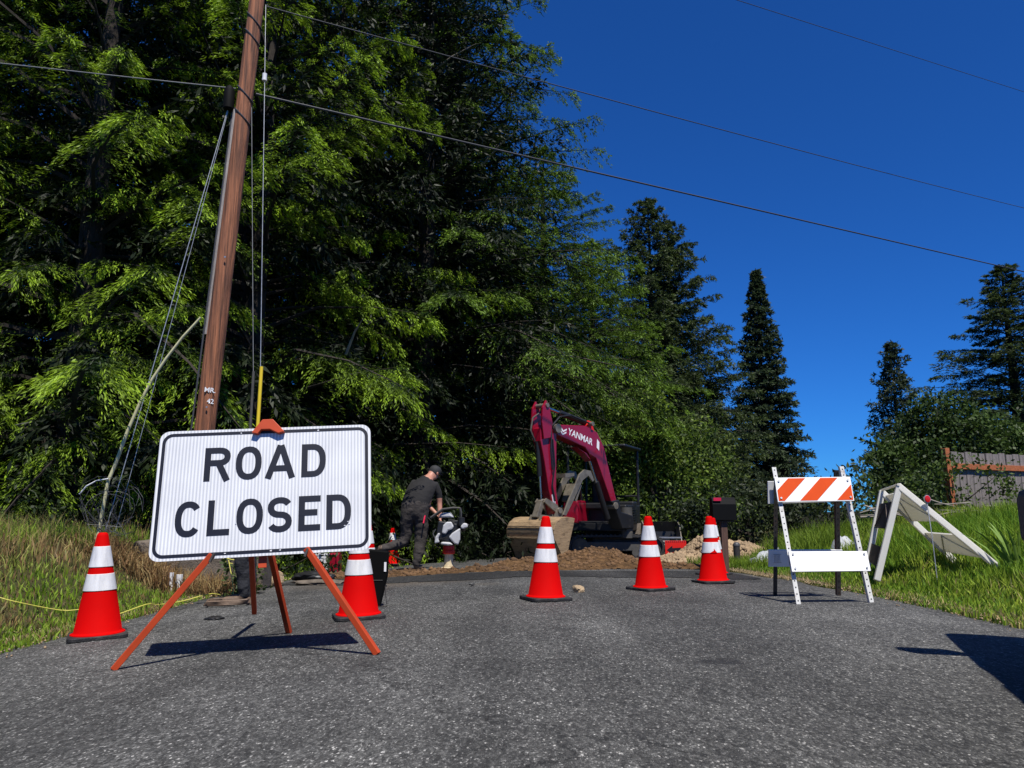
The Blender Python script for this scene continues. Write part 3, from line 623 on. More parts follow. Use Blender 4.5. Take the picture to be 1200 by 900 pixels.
P2 = []
for i in range(len(pts) - 1):
    for k in range(4):
        t_ = k / 4; a, b_, c, d = pts[max(i - 1, 0)], pts[i], pts[i + 1], pts[min(i + 2, len(pts) - 1)]
        P2.append(.5 * ((2 * b_) + (c - a) * t_ + (2 * a - 5 * b_ + 4 * c - d) * t_ * t_ + (3 * b_ - a - 3 * c + d) * t_ ** 3))
o = MB().tube(P2, .0042, 6).build('yellow_rope', 'yellow_rope', smooth=True); tag(o, 'thin yellow rope trailing through the grass and coiled behind the sign', 'rope')

# ------------------------------------------------------------------ excavator
GZ = float(road_z(2.2, 17.6))
root = empty('excavator', (2.25, 17.6, GZ), label='crimson mini excavator with a canopy, its bucket resting on the road', cat='excavator')
RT = Matrix.Translation(-root.location)
BMx = RT @ Matrix(((-.7071, .7071, 0, 2.3), (-.7071, -.7071, 0, 16.7), (0, 0, 1, 0), (0, 0, 0, 1)))
def bw(u, v, z): return BMx @ Vector((u, v, z))
boom = MB().prism([(2.10, 2.50), (1.22, 2.55), (.85, 2.44), (.63, 2.14), (.43, 1.55), (.22, .98), (.26, .88), (.37, .92), (.68, 1.50), (.90, 1.90), (1.11, 1.97), (1.25, 2.10), (2.08, 2.29), (2.16, 2.36), (2.17, 2.46)], -.12, .12, M=BMx).build('boom', 'machine_red', root, bevel=.012)
MB().prism([(1.5, 2.10), (1.16, 1.99), (1.02, 1.83), (1.24, 1.99)], -.09, .09, M=BMx).build('boom_gusset', 'machine_red', root, bevel=.006)
MB().prism([(1.16, 2.52), (1.08, 2.68), (.96, 2.66), (.86, 2.44)], -.07, .07, M=BMx).build('cylinder_lug', 'signal_red', root, bevel=.01)
for s_ in (-.135, .135):
    MB().prism([(2.46, 2.95), (2.36, 2.80), (2.28, 2.52), (2.34, 2.22), (2.53, 2.18), (2.58, 2.5), (2.56, 2.80)], s_ - .022, s_ + .022, M=BMx).build('stick_bracket', 'machine_red', root, bevel=.008)
stick = MB().prism([(2.56, 2.40), (2.20, 2.52), (2.10, 2.36), (2.13, 1.2), (2.05, .80), (2.18, .74), (2.34, 1.2), (2.46, 1.75), (2.57, 2.15)], -.10, .10, M=BMx).build('stick', 'machine_red', root, bevel=.012)
for (u, z, r_) in ((2.13, 2.42, .09), (2.44, 2.85, .045), (1.05, 2.6, .045), (2.1, .82, .055), (.33, .93, .075)):
    MB().tube([bw(u, -.18, z), bw(u, .18, z)], r_, 14).build('pivot_pin', 'worn_steel', root, smooth=40)
def cyl(nm, a, b_, ra, rb_, k, v=0.0):
    A, B = bw(a[0], v, a[1]), bw(b_[0], v, b_[1]); m_ = A.lerp(B, k)
    o = MB().tube([A, m_], ra, 12).build(nm, 'machine_black', root, smooth=40); MB().tube([m_, B], rb_, 10).build('rod', 'steel_rod', o, smooth=40); return o
cyl('stick_cylinder', (1.05, 2.62), (2.44, 2.86), .06, .03, .62); cyl('bucket_cylinder', (2.53, 2.15), (2.44, 1.02), .05, .026, .6, -.02)
cyl('boom_cylinder', (.40, .66), (1.02, 1.92), .06, .032, .6)
# hoses
for k, pts in enumerate(([(1.0, .1, 2.60), (1.7, .13, 2.72), (2.05, .14, 2.66), (2.28, .12, 2.45), (2.3, .13, 2.0), (2.26, .13, 1.6)], [(1.1, -.05, 2.62), (1.8, -.05, 2.78), (2.3, -.05, 2.8), (2.62, -.06, 2.6), (2.68, -.06, 2.35), (2.55, -.05, 2.12)], [(2.25, .125, 2.2), (2.20, .13, 1.7), (2.28, .13, 1.3), (2.2, .13, 1.0)], [(.35, -.15, 1.0), (.3, -.16, 1.4), (.5, -.15, 1.9), (.75, -.14, 2.4), (1.0, -.1, 2.6)])):
    MB().tube([bw(*q) for q in pts], .017, 6).build('hose', 'machine_black' if k != 1 else 'machine_grey', root, smooth=True)
# linkage and bucket (profile in boom plane)
MB().prism([(2.05, .76), (2.13, .93), (2.44, 1.05), (2.50, .98), (2.2, .80)], -.13, -.09, M=BMx).build('link', 'worn_steel', root); MB().prism([(2.05, .76), (2.13, .93), (2.44, 1.05), (2.50, .98), (2.2, .80)], .09, .13, M=BMx).build('link', 'worn_steel', root)
MB().prism([(2.42, 1.04), (2.52, 1.0), (2.66, .70), (2.56, .66)], -.07, .07, M=BMx).build('link', 'worn_steel', root, bevel=.006)
MB().prism([(1.98, .66), (2.0, .84), (2.16, .86), (2.22, .70), (2.60, .74), (2.66, .64)], -.15, -.11, M=BMx).build('bucket_ear', 'worn_steel', root); MB().prism([(1.98, .66), (2.0, .84), (2.16, .86), (2.22, .70), (2.60, .74), (2.66, .64)], .11, .15, M=BMx).build('bucket_ear', 'worn_steel', root)
cmp_ = lambda L0: [(2.55 + (a - 2.55) * .68 if a < 2.55 else a, z) for a, z in L0]
shell = cmp_([(2.05, .68), (2.35, .70), (2.58, .68), (2.72, .60), (2.79, .47), (2.78, .32), (2.70, .20), (2.60, .05), (2.52, -.10), (2.46, -.17)])
mb = MB(); n = len(shell)
for off, rv in ((0, 0), (.018, 1)):
    pass
V = []; ths = .02
cxy = Vector((2.35, .35))
for v in (-.60, .60):
    for a, z in shell: V.append(bw(a, v, z))
    for a, z in shell:
        q = Vector((a, z)); q = q + (cxy - q).normalized() * ths; V.append(bw(q.x, v, q.y))
F = []
for i in range(n - 1):
    F += [(i, i + 1, 2 * n + i + 1, 2 * n + i), (n + i, 3 * n + i, 3 * n + i + 1, n + i + 1), (i, n + i, n + i + 1, i + 1), (2 * n + i, 2 * n + i + 1, 3 * n + i + 1, 3 * n + i)]
F += [(0, 2 * n, 3 * n, n), (n - 1, 2 * n - 1, 4 * n - 1, 3 * n - 1)]
bkt = MB().add(V, F).build('bucket', 'bucket_steel', root, smooth=30)
side = cmp_([(2.02, .67), (2.35, .70), (2.58, .68), (2.72, .60), (2.79, .47), (2.78, .32), (2.70, .20), (2.60, .05), (2.52, -.10), (2.46, -.17), (2.38, -.08), (2.24, .25), (2.10, .50)])
for v in (-.60, .60): MB().prism(side, v - .014, v + .014, M=BMx).build('side_plate', 'bucket_steel', bkt, bevel=.004)
for z in (.50, .30): MB().prism([(2.785, z), (2.80, z), (2.80, z + .03), (2.785, z + .03)], -.58, .58, M=BMx).build('wear_strip', 'bucket_steel', bkt)
MB().prism([(2.50, -.08), (2.44, -.20), (2.40, -.19), (2.46, -.06)], -.60, .60, M=BMx).build('cutting_edge', 'worn_steel', bkt)
# thumb
th = [(2.06, .74), (1.98, .72), (1.80, .95), (1.62, 1.20), (1.46, 1.42), (1.28, 1.52), (1.14, 1.40), (1.10, 1.44), (1.20, 1.62), (1.40, 1.64), (1.56, 1.54), (1.72, 1.28), (1.90, 1.02)]
for v in (-.2, .2): MB().prism(th, v - .018, v + .018, M=BMx).build('thumb_plate', 'worn_steel', root, bevel=.004)
MB().prism([(1.97, 1.46), (1.70, 1.50), (1.70, 1.56), (1.97, 1.54)], -.2, .2, M=BMx).build('thumb_bar', 'worn_steel', root); MB().prism([(1.62, 1.0), (1.66, 1.02), (1.50, 1.36), (1.46, 1.32)], -.185, .185, M=BMx).build('thumb_bar', 'worn_steel', root)
# lettering and mark on the side of the boom facing the road
sl_a = math.atan2(2.53 - 2.50, 1.22 - 2.10)
def on_boom(u, z, a): return BMx @ Matrix.Translation((u, .1225, z)) @ Matrix.Rotation(a, 4, 'Y') @ Matrix.Rotation(R(180), 4, 'Z') @ Matrix.Rotation(R(90), 4, 'X')
text_mesh('YANMAR', .19, 'lettering', 'decal_white', boom, on_boom(1.41, 2.245, R(-13)))
chv = MB(); M = on_boom(1.94, 2.355, R(-13))
for k in (0, 1):
    y0 = -.055 + k * .062; chv.add([M @ Vector(q) for q in ((-.10, y0 + .07, 0), (0, y0, 0), (.10, y0 + .07, 0), (.10, y0 + .105, 0), (0, y0 + .037, 0), (-.10, y0 + .105, 0))], [(0, 1, 4, 5), (1, 2, 3, 4)])
chv.build('emblem', 'decal_white', boom, fix=False)
MB().prism([(.80, 2.06), (.88, 2.12), (.86, 2.30), (.79, 2.24)], .1215, .1235, M=BMx).build('sticker', 'decal_white', boom); MB().prism([(2.16, .95), (2.22, .93), (2.27, 1.12), (2.2, 1.14)], .1015, .103, M=BMx).build('sticker', 'decal_white', stick)
# upper structure, heading roughly towards the road
hd = Vector((-.42, -.91, 0)).normalized(); HMx = RT @ Matrix(((hd.x, -hd.y, 0, 2.12), (hd.y, hd.x, 0, 17.75), (0, 0, 1, GZ), (0, 0, 0, 1)))
def hwp(x, y, z): return HMx @ Vector((x, y, z))
def hbox(nm, c, s_, m_, bevel=.01, par=None): return MB().box(c, s_, M=HMx).build(nm, m_, par or root, bevel=bevel)
hbox('deck', (.1, 0, .66), (1.5, 1.42, .16), 'machine_black')
arcp = [(-.95 * math.cos(a) * 1.0 + .1, .72 * math.sin(a)) for a in [R(-90 + 180 * k / 14) for k in range(15)]] + [(.25, .72), (.25, -.72)]
MB().prism([(q[0] - .1, q[1]) for q in arcp], .74, 1.22, M=HMx, ax='xy').build('engine_cover', 'machine_black', root, bevel=.03)
hbox('side_tank', (.45, -.52, .98), (.8, .36, .52), 'machine_red', .04); hbox('side_cover', (.15, .56, .92), (1.1, .30, .44), 'machine_black', .03)
for k in range(6): hbox('louvre', (.25, .715, .76 + k * .055), (.62, .02, .026), 'machine_black', .003)
hbox('seat', (.12, -.12, 1.12), (.48, .48, .16), 'machine_black', .04); hbox('backrest', (-.16, -.12, 1.42), (.14, .46, .55), 'machine_black', .05)
hbox('floor_mat', (.55, -.1, .76), (.5, .8, .05), 'machine_black')
for s_ in (-.42, .2): MB().tube([hwp(.45, s_, .9), hwp(.42, s_, 1.35), hwp(.5, s_, 1.5)], [.05, .03, .035], 8).build('control_lever', 'machine_black', root, smooth=True)
for x, y in ((-.45, .66), (-.45, -.60), (.72, -.62)): MB().tube([hwp(x, y, .75), hwp(x, y, 2.38)], .032, 8).build('canopy_post', 'machine_black', root, smooth=40)
MB().tube([hwp(-.45, .66, 1.35), hwp(-.45, -.6, 1.35)], .022, 8).build('rear_rail', 'machine_black', root, smooth=40)
MB().box((.12, .03, 2.42), (1.32, 1.42, .07), M=HMx).build('canopy_roof', 'machine_black', root, bevel=.03)
hbox('work_lamp', (.76, -.3, 2.32), (.07, .14, .1), 'machine_grey', .01)
MB().prism([(-.30, .45), (.10, .45), (.30, .80), (.45, 1.02), (.20, 1.06), (.12, .8), (-.3, .72)], -.16, .16, M=BMx).build('swing_bracket', 'machine_black', root, bevel=.02)
MB().tube([bw(-.25, 0, .25 - .0), bw(-.25, 0, .9)], .13, 14).build('swing_post', 'machine_grey', root, smooth=40)
MB().tube([hwp(.1, 0, .40), hwp(.1, 0, .60)], .42, 24).build('slew_ring', 'machine_grey', root, smooth=40)
# undercarriage: tracks lie across the view
def stadium(L_, h_, n=8):
    r_ = h_ / 2; return [(L_ / 2 - r_ + r_ * math.cos(R(-90 + 180 * k / n)), r_ + r_ * math.sin(R(-90 + 180 * k / n))) for k in range(n + 1)] + [(-L_ / 2 + r_ + r_ * math.cos(R(90 + 180 * k / n)), r_ + r_ * math.sin(R(90 + 180 * k / n))) for k in range(n + 1)]
for yc in (-.62, .62):
    o_, i_ = stadium(2.05, .49), [(a * .955, .245 + (z - .245) * .82) for a, z in stadium(2.05, .49)]
    V = [(a, yc + s_ * .18, z) for s_ in (-1, 1) for pr in (o_, i_) for a, z in pr]; n = len(o_); F = []
    for i in range(n):
        j = (i + 1) % n; F += [(i, j, 2 * n + j, 2 * n + i), (n + i, 3 * n + i, 3 * n + j, n + j), (i, n + i, n + j, j), (2 * n + i, 2 * n + j, 3 * n + j, 3 * n + i)]
    tr = MB().add(V, F).build('track', 'rubber', root, smooth=30)
    lg = MB(); per = 46; tot = 2 * (2.05 - .49) + math.pi * .49; st_ = 2.05 - .49
    for k in range(per):
        d = k / per * tot
        if d < st_: p_, a = Vector((-st_ / 2 + d, 0, 0)), R(-90)
        elif d < st_ + math.pi * .245: a = R(-90) + (d - st_) / .245; p_ = Vector((st_ / 2 + .245 * math.cos(a), 0, .245 + .245 * math.sin(a)))
        elif d < 2 * st_ + math.pi * .245: p_ = Vector((st_ / 2 - (d - st_ - math.pi * .245), 0, .49)); a = R(90)
        else: a = R(90) + (d - 2 * st_ - math.pi * .245) / .245; p_ = Vector((-st_ / 2 + .245 * math.cos(a), 0, .245 + .245 * math.sin(a)))
        lg.box(tuple(p_ + Vector((0, yc, 0))), (.035, .35, .045), rot=(0, -a, 0))
    lg.build('track_lug', 'rubber', tr)
    fr = MB().box((0, yc, .25), (1.45, .22, .2)).build('track_frame', 'machine_grey', root, bevel=.02)
    for x in (-.78, .78): MB().tube([(x, yc - .13, .245), (x, yc + .13, .245)], .185, 18).build('track_wheel', 'machine_grey', root, smooth=40)
    for x in (-.4, 0, .4): MB().tube([(x, yc - .14, .12), (x, yc + .14, .12)], .075, 12).build('track_roller', 'machine_grey', root, smooth=40)
MB().box((0, 0, .35), (1.0, 1.1, .18)).build('track_cross_frame', 'machine_grey', root, bevel=.02)
MB().prism([(1.25, .05), (1.30, .0), (1.33, .30), (1.27, .42)], -.85, .85).build('dozer_blade', 'worn_steel', root, bevel=.01)
for s_ in (-.4, .4): MB().bar((.4, s_, .32), (1.27, s_, .2), .08, .1).build('blade_arm', 'machine_grey', root)

# ------------------------------------------------------------------ spare bucket and red arrow plate behind the cones
z0 = tz(3.3, 16.8)
root = empty('spare_bucket', (3.30, 17.2, z0), label='grey excavator bucket lying open behind the red arrow plate', cat='bucket')
prof = [(-.18, .02), (.14, .0), (.26, .14), (.28, .36), (.18, .58), (.16, .58), (.25, .36), (.23, .16), (.13, .03), (-.18, .05)]
MB().prism(prof, -.40, .40, M=Matrix.Rotation(R(95), 4, 'Z') @ Matrix.Translation((0, 0, .18))).build('shell', 'machine_black', root, bevel=.004)
for s_ in (-.40, .40): MB().prism([(-.18, .02), (.14, .0), (.26, .14), (.28, .36), (.18, .6), (.0, .5)], s_ - .012, s_ + .012, M=Matrix.Rotation(R(95), 4, 'Z') @ Matrix.Translation((0, 0, .18))).build('side_plate', 'worn_steel', root, bevel=.004)
MB().bar((-.38, -.24, .42), (.38, -.27, .42), .03, .03).build('lip_bar', 'galvanised', root)
MB().box((-.65, .3, .35), (.7, .06, .75), rot=(-.25, 0, 0)).build('backing_plate', 'concrete', root)
MB().box((0, .02, .1), (.7, .3, .2)).build('timber_block', 'post_brown', root)
root = empty('arrow_sign', (3.42, 16.4, tz(3.42, 16.4)), label='red plate with a black arrow below the spare bucket', cat='sign')
MB().prism([(-.22, .02), (.14, .02), (.21, .08), (.23, .20), (.22, .36), (-.22, .36)], -.012, .012).build('plate', 'signal_red', root, bevel=.004)
ar = MB(); ar.add([(-.19, -.015, .17), (-.07, -.015, .26), (-.07, -.015, .21), (.11, -.015, .22), (.13, -.015, .15), (-.07, -.015, .13), (-.07, -.015, .08)], [(0, 1, 2, 5, 6), (2, 3, 4, 5)]); ar.build('arrow', 'letter_black', root, fix=False)
hl = MB()
for k in range(10): hl.box((-.19 + k * .042, -.014, .34), (.022, .004, .014))
hl.build('perforation', 'letter_black', root)
for s_ in (-.15, .12): MB().bar((s_, .01, .05), (s_, .3, 0), .02).build('prop', 'dark_angle', root)

# ------------------------------------------------------------------ people
def skin_body(name, verts, edges, parent, bones, subdiv=2):
    """verts: name -> (pos, radius); grows one continuous surface; faces take the material of the nearest bone"""
    names = list(verts); me = bpy.data.meshes.new(name); me.from_pydata([verts[k][0] for k in names], [(names.index(a), names.index(b_)) for a, b_ in edges], [])
    o = bpy.data.objects.new(name, me); col.objects.link(o); o.modifiers.new('skin', 'SKIN')
    for i, k in enumerate(names):
        r_ = verts[k][1]; r_ = r_ if isinstance(r_, tuple) else (r_, r_); sv = me.skin_vertices[0].data[i]; sv.radius = r_; sv.use_root = (i == 0)
    ss = o.modifiers.new('sub', 'SUBSURF'); ss.levels = subdiv; ss.render_levels = subdiv
    dg = bpy.context.evaluated_depsgraph_get(); m2 = bpy.data.meshes.new_from_object(o.evaluated_get(dg)); bpy.data.objects.remove(o)
    mats_ = []; 
    for _, _, mm_ in bones:
        if mm_ not in mats_: mats_.append(mm_)
    m2.materials.clear()
    for q in mats_: m2.materials.append(MATS[q])
    B = [(Vector(verts[a][0]), Vector(verts[b_][0]), mats_.index(mm_)) for a, b_, mm_ in bones]
    for p_ in m2.polygons:
        c = p_.center; best = (9, 0)
        for a, b_, k in B:
            ab = b_ - a; t_ = max(0, min(1, (c - a).dot(ab) / ab.length_squared)); d = (c - a - ab * t_).length
            if d < best[0]: best = (d, k)
        p_.material_index = best[1]; p_.use_smooth = True
    cloth = {i for i, q in enumerate(mats_) if q in ('trousers', 'dark_jeans', 'tee_black')}; amp = {}
    for p_ in m2.polygons:
        for vi in p_.vertices: amp[vi] = min(amp.get(vi, 1), (.013 if mats_[p_.material_index] != 'tee_black' else .005) if p_.material_index in cloth else 0)
    nr = [v.normal.copy() for v in m2.vertices]
    for v in m2.vertices:
        a = amp.get(v.index, 0)
        if a: q = v.co; v.co = q + nr[v.index] * a * (mnoise.noise(Vector((q.x * 9, q.y * 9, q.z * 17))) + .6 * mnoise.noise(Vector((q.x * 22, q.y * 22, q.z * 34 + 5))))
    o = bpy.data.objects.new(name, m2); col.objects.link(o); o.parent = parent; return o
def hand(V, E, B, pre, wrist, palm, dirv, spread, curl, m_='skin'):
    d = Vector(dirv).normalized(); s_ = Vector(spread).normalized(); c = Vector(curl).normalized(); p_ = Vector(palm)
    V[pre + 'palm'] = (tuple(p_), .03); E.append((wrist, pre + 'palm')); B.append((wrist, pre + 'palm', m_))
    for i, (o_, l_) in enumerate(((-.032, .075), (-.011, .085), (.011, .08), (.032, .062))):
        a = p_ + d * .03 + s_ * o_; b_ = a + d * l_ * .45; e = b_ + d * l_ * .15 + c * l_ * .4
        V[f'{pre}f{i}a'] = (tuple(a), .0095); V[f'{pre}f{i}b'] = (tuple(b_), .009); V[f'{pre}f{i}c'] = (tuple(e), .0075)
        E += [(pre + 'palm', f'{pre}f{i}a'), (f'{pre}f{i}a', f'{pre}f{i}b'), (f'{pre}f{i}b', f'{pre}f{i}c')]; B += [(f'{pre}f{i}a', f'{pre}f{i}c', m_)]
    a = p_ - s_ * .04 + c * .012; b_ = a + d * .035 - s_ * .012 + c * .02
    V[pre + 'ta'] = (tuple(a), .012); V[pre + 'tb'] = (tuple(b_), .009); E += [(pre + 'palm', pre + 'ta'), (pre + 'ta', pre + 'tb')]; B += [(pre + 'ta', pre + 'tb', m_)]

wl = (-1.52, 12.5, float(road_z(-1.52, 12.5)))
root = empty('person', wl, label='worker in a black t-shirt and grey trousers bent over the tamping rammer', cat='person')
def W(x, y, z): return (x - wl[0], y - wl[1], z - wl[2])
V = {'pel': (W(-1.57, 12.50, .82), (.19, .17)), 'sp': (W(-1.545, 12.54, .98), (.215, .185)), 'ch': (W(-1.47, 12.62, 1.16), (.225, .185)), 'up': (W(-1.405, 12.70, 1.29), (.13, .11)), 'nk': (W(-1.355, 12.76, 1.345), .062), 'hd0': (W(-1.325, 12.80, 1.39), .075), 'hd': (W(-1.29, 12.83, 1.44), .098), 'hd1': (W(-1.27, 12.84, 1.475), .085), 'nose': (W(-1.215, 12.92, 1.40), .02), 'chin': (W(-1.25, 12.87, 1.35), .05),
     'shR': (W(-1.255, 12.66, 1.20), .088), 'slR': (W(-1.20, 12.68, 1.07), .070), 'elR': (W(-1.185, 12.69, .93), .046), 'faR': (W(-1.175, 12.67, .80), .043), 'wrR': (W(-1.17, 12.64, .68), .029),
     'shL': (W(-1.62, 12.80, 1.24), .088), 'slL': (W(-1.58, 12.93, 1.10), .07), 'elL': (W(-1.52, 13.02, .97), .046), 'faL': (W(-1.38, 13.02, .86), .041), 'wrL': (W(-1.27, 12.98, .76), .029),
     'hpR': (W(-1.475, 12.50, .72), .145), 'thR': (W(-1.45, 12.52, .54), .128), 'knR': (W(-1.455, 12.54, .34), .10), 'shnR': (W(-1.48, 12.50, .15), .10), 'anR': (W(-1.515, 12.46, -.02), .066), 'ftR': (W(-1.515, 12.47, -.085), .048), 'toR': (W(-1.44, 12.63, -.095), .036),
     'hpL': (W(-1.66, 12.50, .72), .145), 'thL': (W(-1.69, 12.54, .50), .122), 'knL': (W(-1.72, 12.55, .29), .095), 'shnL': (W(-1.86, 12.46, .255), .085), 'anL': (W(-2.02, 12.40, .215), .058), 'ftL': (W(-2.10, 12.38, .22), .045), 'toL': (W(-2.14, 12.40, .11), .034)}
E_ = [('pel', 'sp'), ('sp', 'ch'), ('ch', 'up'), ('up', 'nk'), ('nk', 'hd0'), ('hd0', 'hd'), ('hd', 'hd1'), ('hd0', 'chin'), ('hd', 'nose'), ('ch', 'shR'), ('shR', 'slR'), ('slR', 'elR'), ('elR', 'faR'), ('faR', 'wrR'), ('ch', 'shL'), ('shL', 'slL'), ('slL', 'elL'), ('elL', 'faL'), ('faL', 'wrL'),
      ('pel', 'hpR'), ('hpR', 'thR'), ('thR', 'knR'), ('knR', 'shnR'), ('shnR', 'anR'), ('anR', 'ftR'), ('ftR', 'toR'), ('pel', 'hpL'), ('hpL', 'thL'), ('thL', 'knL'), ('knL', 'shnL'), ('shnL', 'anL'), ('anL', 'ftL'), ('ftL', 'toL')]
tee, trs, bts, skn = 'tee_black', 'trousers', 'boot_brown', 'skin'
Bn = [('sp', 'ch', tee), ('ch', 'up', tee), ('up', 'nk', skn), ('nk', 'hd0', skn), ('hd0', 'hd', skn), ('hd', 'hd1', skn), ('hd', 'nose', skn), ('hd0', 'chin', skn), ('ch', 'shR', tee), ('shR', 'slR', tee), ('elR', 'faR', skn), ('faR', 'wrR', skn), ('ch', 'shL', tee), ('shL', 'slL', tee), ('elL', 'faL', skn), ('faL', 'wrL', skn),
      ('pel', 'hpR', trs), ('hpR', 'thR', trs), ('thR', 'knR', trs), ('knR', 'shnR', trs), ('shnR', 'anR', trs), ('ftR', 'toR', bts), ('pel', 'hpL', trs), ('hpL', 'thL', trs), ('thL', 'knL', trs), ('knL', 'shnL', trs), ('shnL', 'anL', trs), ('ftL', 'toL', bts)]
hand(V, E_, Bn, 'r', 'wrR', W(-1.165, 12.62, .645), (.15, -.1, -1), (0, 1, 0), (1, 0, .1)); hand(V, E_, Bn, 'l', 'wrL', W(-1.24, 12.96, .735), (1, -.1, -.4), (0, 1, 0), (0, 0, -1))
skin_body('body', V, E_, root, Bn, 3)
def cap(c, r_, d, m_='cap_dark', brim=True):
    M = Matrix.Translation(c) @ Euler(d).to_matrix().to_4x4()
    o = MB().lathe([(r_ * 1.02, -.01), (r_ * 1.04, .02), (r_ * .98, .055), (r_ * .75, .09), (r_ * .35, .108), (.01, .112)], 18, M=M).build('cap', m_, root, smooth=60)
    if brim: MB().prism([(-r_ * .8, r_ * .7), (-r_ * .5, r_ * 1.6), (0, r_ * 1.85), (r_ * .5, r_ * 1.6), (r_ * .8, r_ * .7)], -.008, .004, M=M, ax='xy').build('brim', m_, o)
cap(W(-1.283, 12.835, 1.435), .098, (R(-12), R(14), R(-38)))
for k, (x, y, z) in enumerate(((-1.37, 12.81, 1.42), (-1.235, 12.76, 1.41))): MB().lathe([(.008, -.03), (.016, -.01), (.018, .012), (.008, .03)], 8, c=W(x, y, z)).build('ear', 'skin', root, smooth=True)
MB().tube([W(-1.40, 12.33, .60), W(-1.385, 12.40, .72)], .012, 6).build('pocket_tool', 'flag_red', root)
# second worker standing behind the board
wl = (-2.56, 7.5, float(road_z(-2.56, 7.5)))
root = empty('person', wl, label='person in dark trousers and brown boots standing hidden behind the ROAD CLOSED board', cat='person')
z0 = wl[2]
def W(x, y, z): return (x - wl[0], y - wl[1], z)
V = {'pel': (W(-2.55, 7.5, .86), (.15, .12)), 'sp': (W(-2.56, 7.5, 1.02), (.15, .12)), 'ch': (W(-2.60, 7.5, 1.2), (.17, .13)), 'up': (W(-2.65, 7.5, 1.33), (.1, .09)), 'nk': (W(-2.68, 7.5, 1.40), .055), 'hd0': (W(-2.71, 7.5, 1.46), .075), 'hd': (W(-2.73, 7.5, 1.53), .092), 'hd1': (W(-2.73, 7.5, 1.575), .075), 'nose': (W(-2.845, 7.5, 1.50), .018), 'chin': (W(-2.79, 7.5, 1.43), .045),
     'shR': (W(-2.62, 7.68, 1.26), .075), 'elR': (W(-2.60, 7.75, 1.0), .045), 'faR': (W(-2.72, 7.72, .94), .04), 'wrR': (W(-2.84, 7.66, .93), .028), 'shL': (W(-2.62, 7.32, 1.26), .075), 'elL': (W(-2.60, 7.25, 1.0), .045), 'faL': (W(-2.72, 7.28, .94), .04), 'wrL': (W(-2.84, 7.34, .93), .028),
     'hpR': (W(-2.54, 7.6, .80), .105), 'knR': (W(-2.55, 7.62, .46), .078), 'anR': (W(-2.52, 7.62, .10), .055), 'ftR': (W(-2.54, 7.62, .045), .045), 'toR': (W(-2.72, 7.63, .038), .036), 'hpL': (W(-2.54, 7.4, .80), .105), 'knL': (W(-2.54, 7.39, .46), .078), 'anL': (W(-2.50, 7.40, .10), .055), 'ftL': (W(-2.52, 7.40, .045), .045), 'toL': (W(-2.70, 7.37, .038), .036)}
E_ = [('pel', 'sp'), ('sp', 'ch'), ('ch', 'up'), ('up', 'nk'), ('nk', 'hd0'), ('hd0', 'hd'), ('hd', 'hd1'), ('hd', 'nose'), ('hd0', 'chin'), ('ch', 'shR'), ('shR', 'elR'), ('elR', 'faR'), ('faR', 'wrR'), ('ch', 'shL'), ('shL', 'elL'), ('elL', 'faL'), ('faL', 'wrL'), ('pel', 'hpR'), ('hpR', 'knR'), ('knR', 'anR'), ('anR', 'ftR'), ('ftR', 'toR'), ('pel', 'hpL'), ('hpL', 'knL'), ('knL', 'anL'), ('anL', 'ftL'), ('ftL', 'toL')]
jn = 'dark_jeans'
Bn = [('sp', 'ch', tee), ('ch', 'up', tee), ('nk', 'hd0', skn), ('hd0', 'hd', skn), ('hd', 'hd1', skn), ('hd', 'nose', skn), ('hd0', 'chin', skn), ('ch', 'shR', tee), ('shR', 'elR', tee), ('elR', 'faR', skn), ('faR', 'wrR', skn), ('ch', 'shL', tee), ('shL', 'elL', tee), ('elL', 'faL', skn), ('faL', 'wrL', skn), ('pel', 'hpR', jn), ('hpR', 'knR', jn), ('knR', 'anR', jn), ('ftR', 'toR', bts), ('pel', 'hpL', jn), ('hpL', 'knL', jn), ('knL', 'anL', jn), ('ftL', 'toL', bts)]
hand(V, E_, Bn, 'r', 'wrR', W(-2.875, 7.64, .93), (-1, 0, -.2), (0, 1, 0), (0, 0, -1)); hand(V, E_, Bn, 'l', 'wrL', W(-2.875, 7.36, .93), (-1, 0, -.2), (0, 1, 0), (0, 0, -1))
skin_body('body', V, E_, root, Bn)
MB().lathe([(.085, -.03), (.096, .0), (.094, .035), (.075, .075), (.03, .095)], 16, c=W(-2.715, 7.5, 1.535)).build('hair', 'hair', root, smooth=60)

# ------------------------------------------------------------------ tamping rammer
root = empty('rammer', (-1.0, 12.42, float(road_z(-1.0, 12.4))), label='white and black tamping rammer with a red collar on a tan foot', cat='rammer')
MB().lathe([(.075, .0), (.08, .02), (.078, .06), (.07, .08), (.072, .14), (.066, .2), (.07, .235)], 16).build('foot', 'bellows_tan', root, smooth=30)
MB().box((0, -.04, .02), (.2, .32, .035)).build('shoe_plate', 'bellows_tan', root, bevel=.01)
MB().lathe([(.085, .235), (.098, .245), (.098, .29), (.088, .30), (.092, .33), (.085, .365), (.06, .375)], 16).build('collar', 'signal_red', root, smooth=30)
MB().lathe([(.10, .37), (.12, .42), (.11, .55), (.09, .62)], 14).build('crankcase', 'machine_black', root, smooth=30)
mb = MB(); mb.box((-.03, -.05, .58), (.30, .22, .30), rot=(0, .15, 0)); mb.box((.10, .02, .68), (.2, .2, .16)); mb.tube([(.15, -.02, .66), (.26, -.06, .64)], .06, 10); mb.build('engine', 'machine_black', root, bevel=.015)
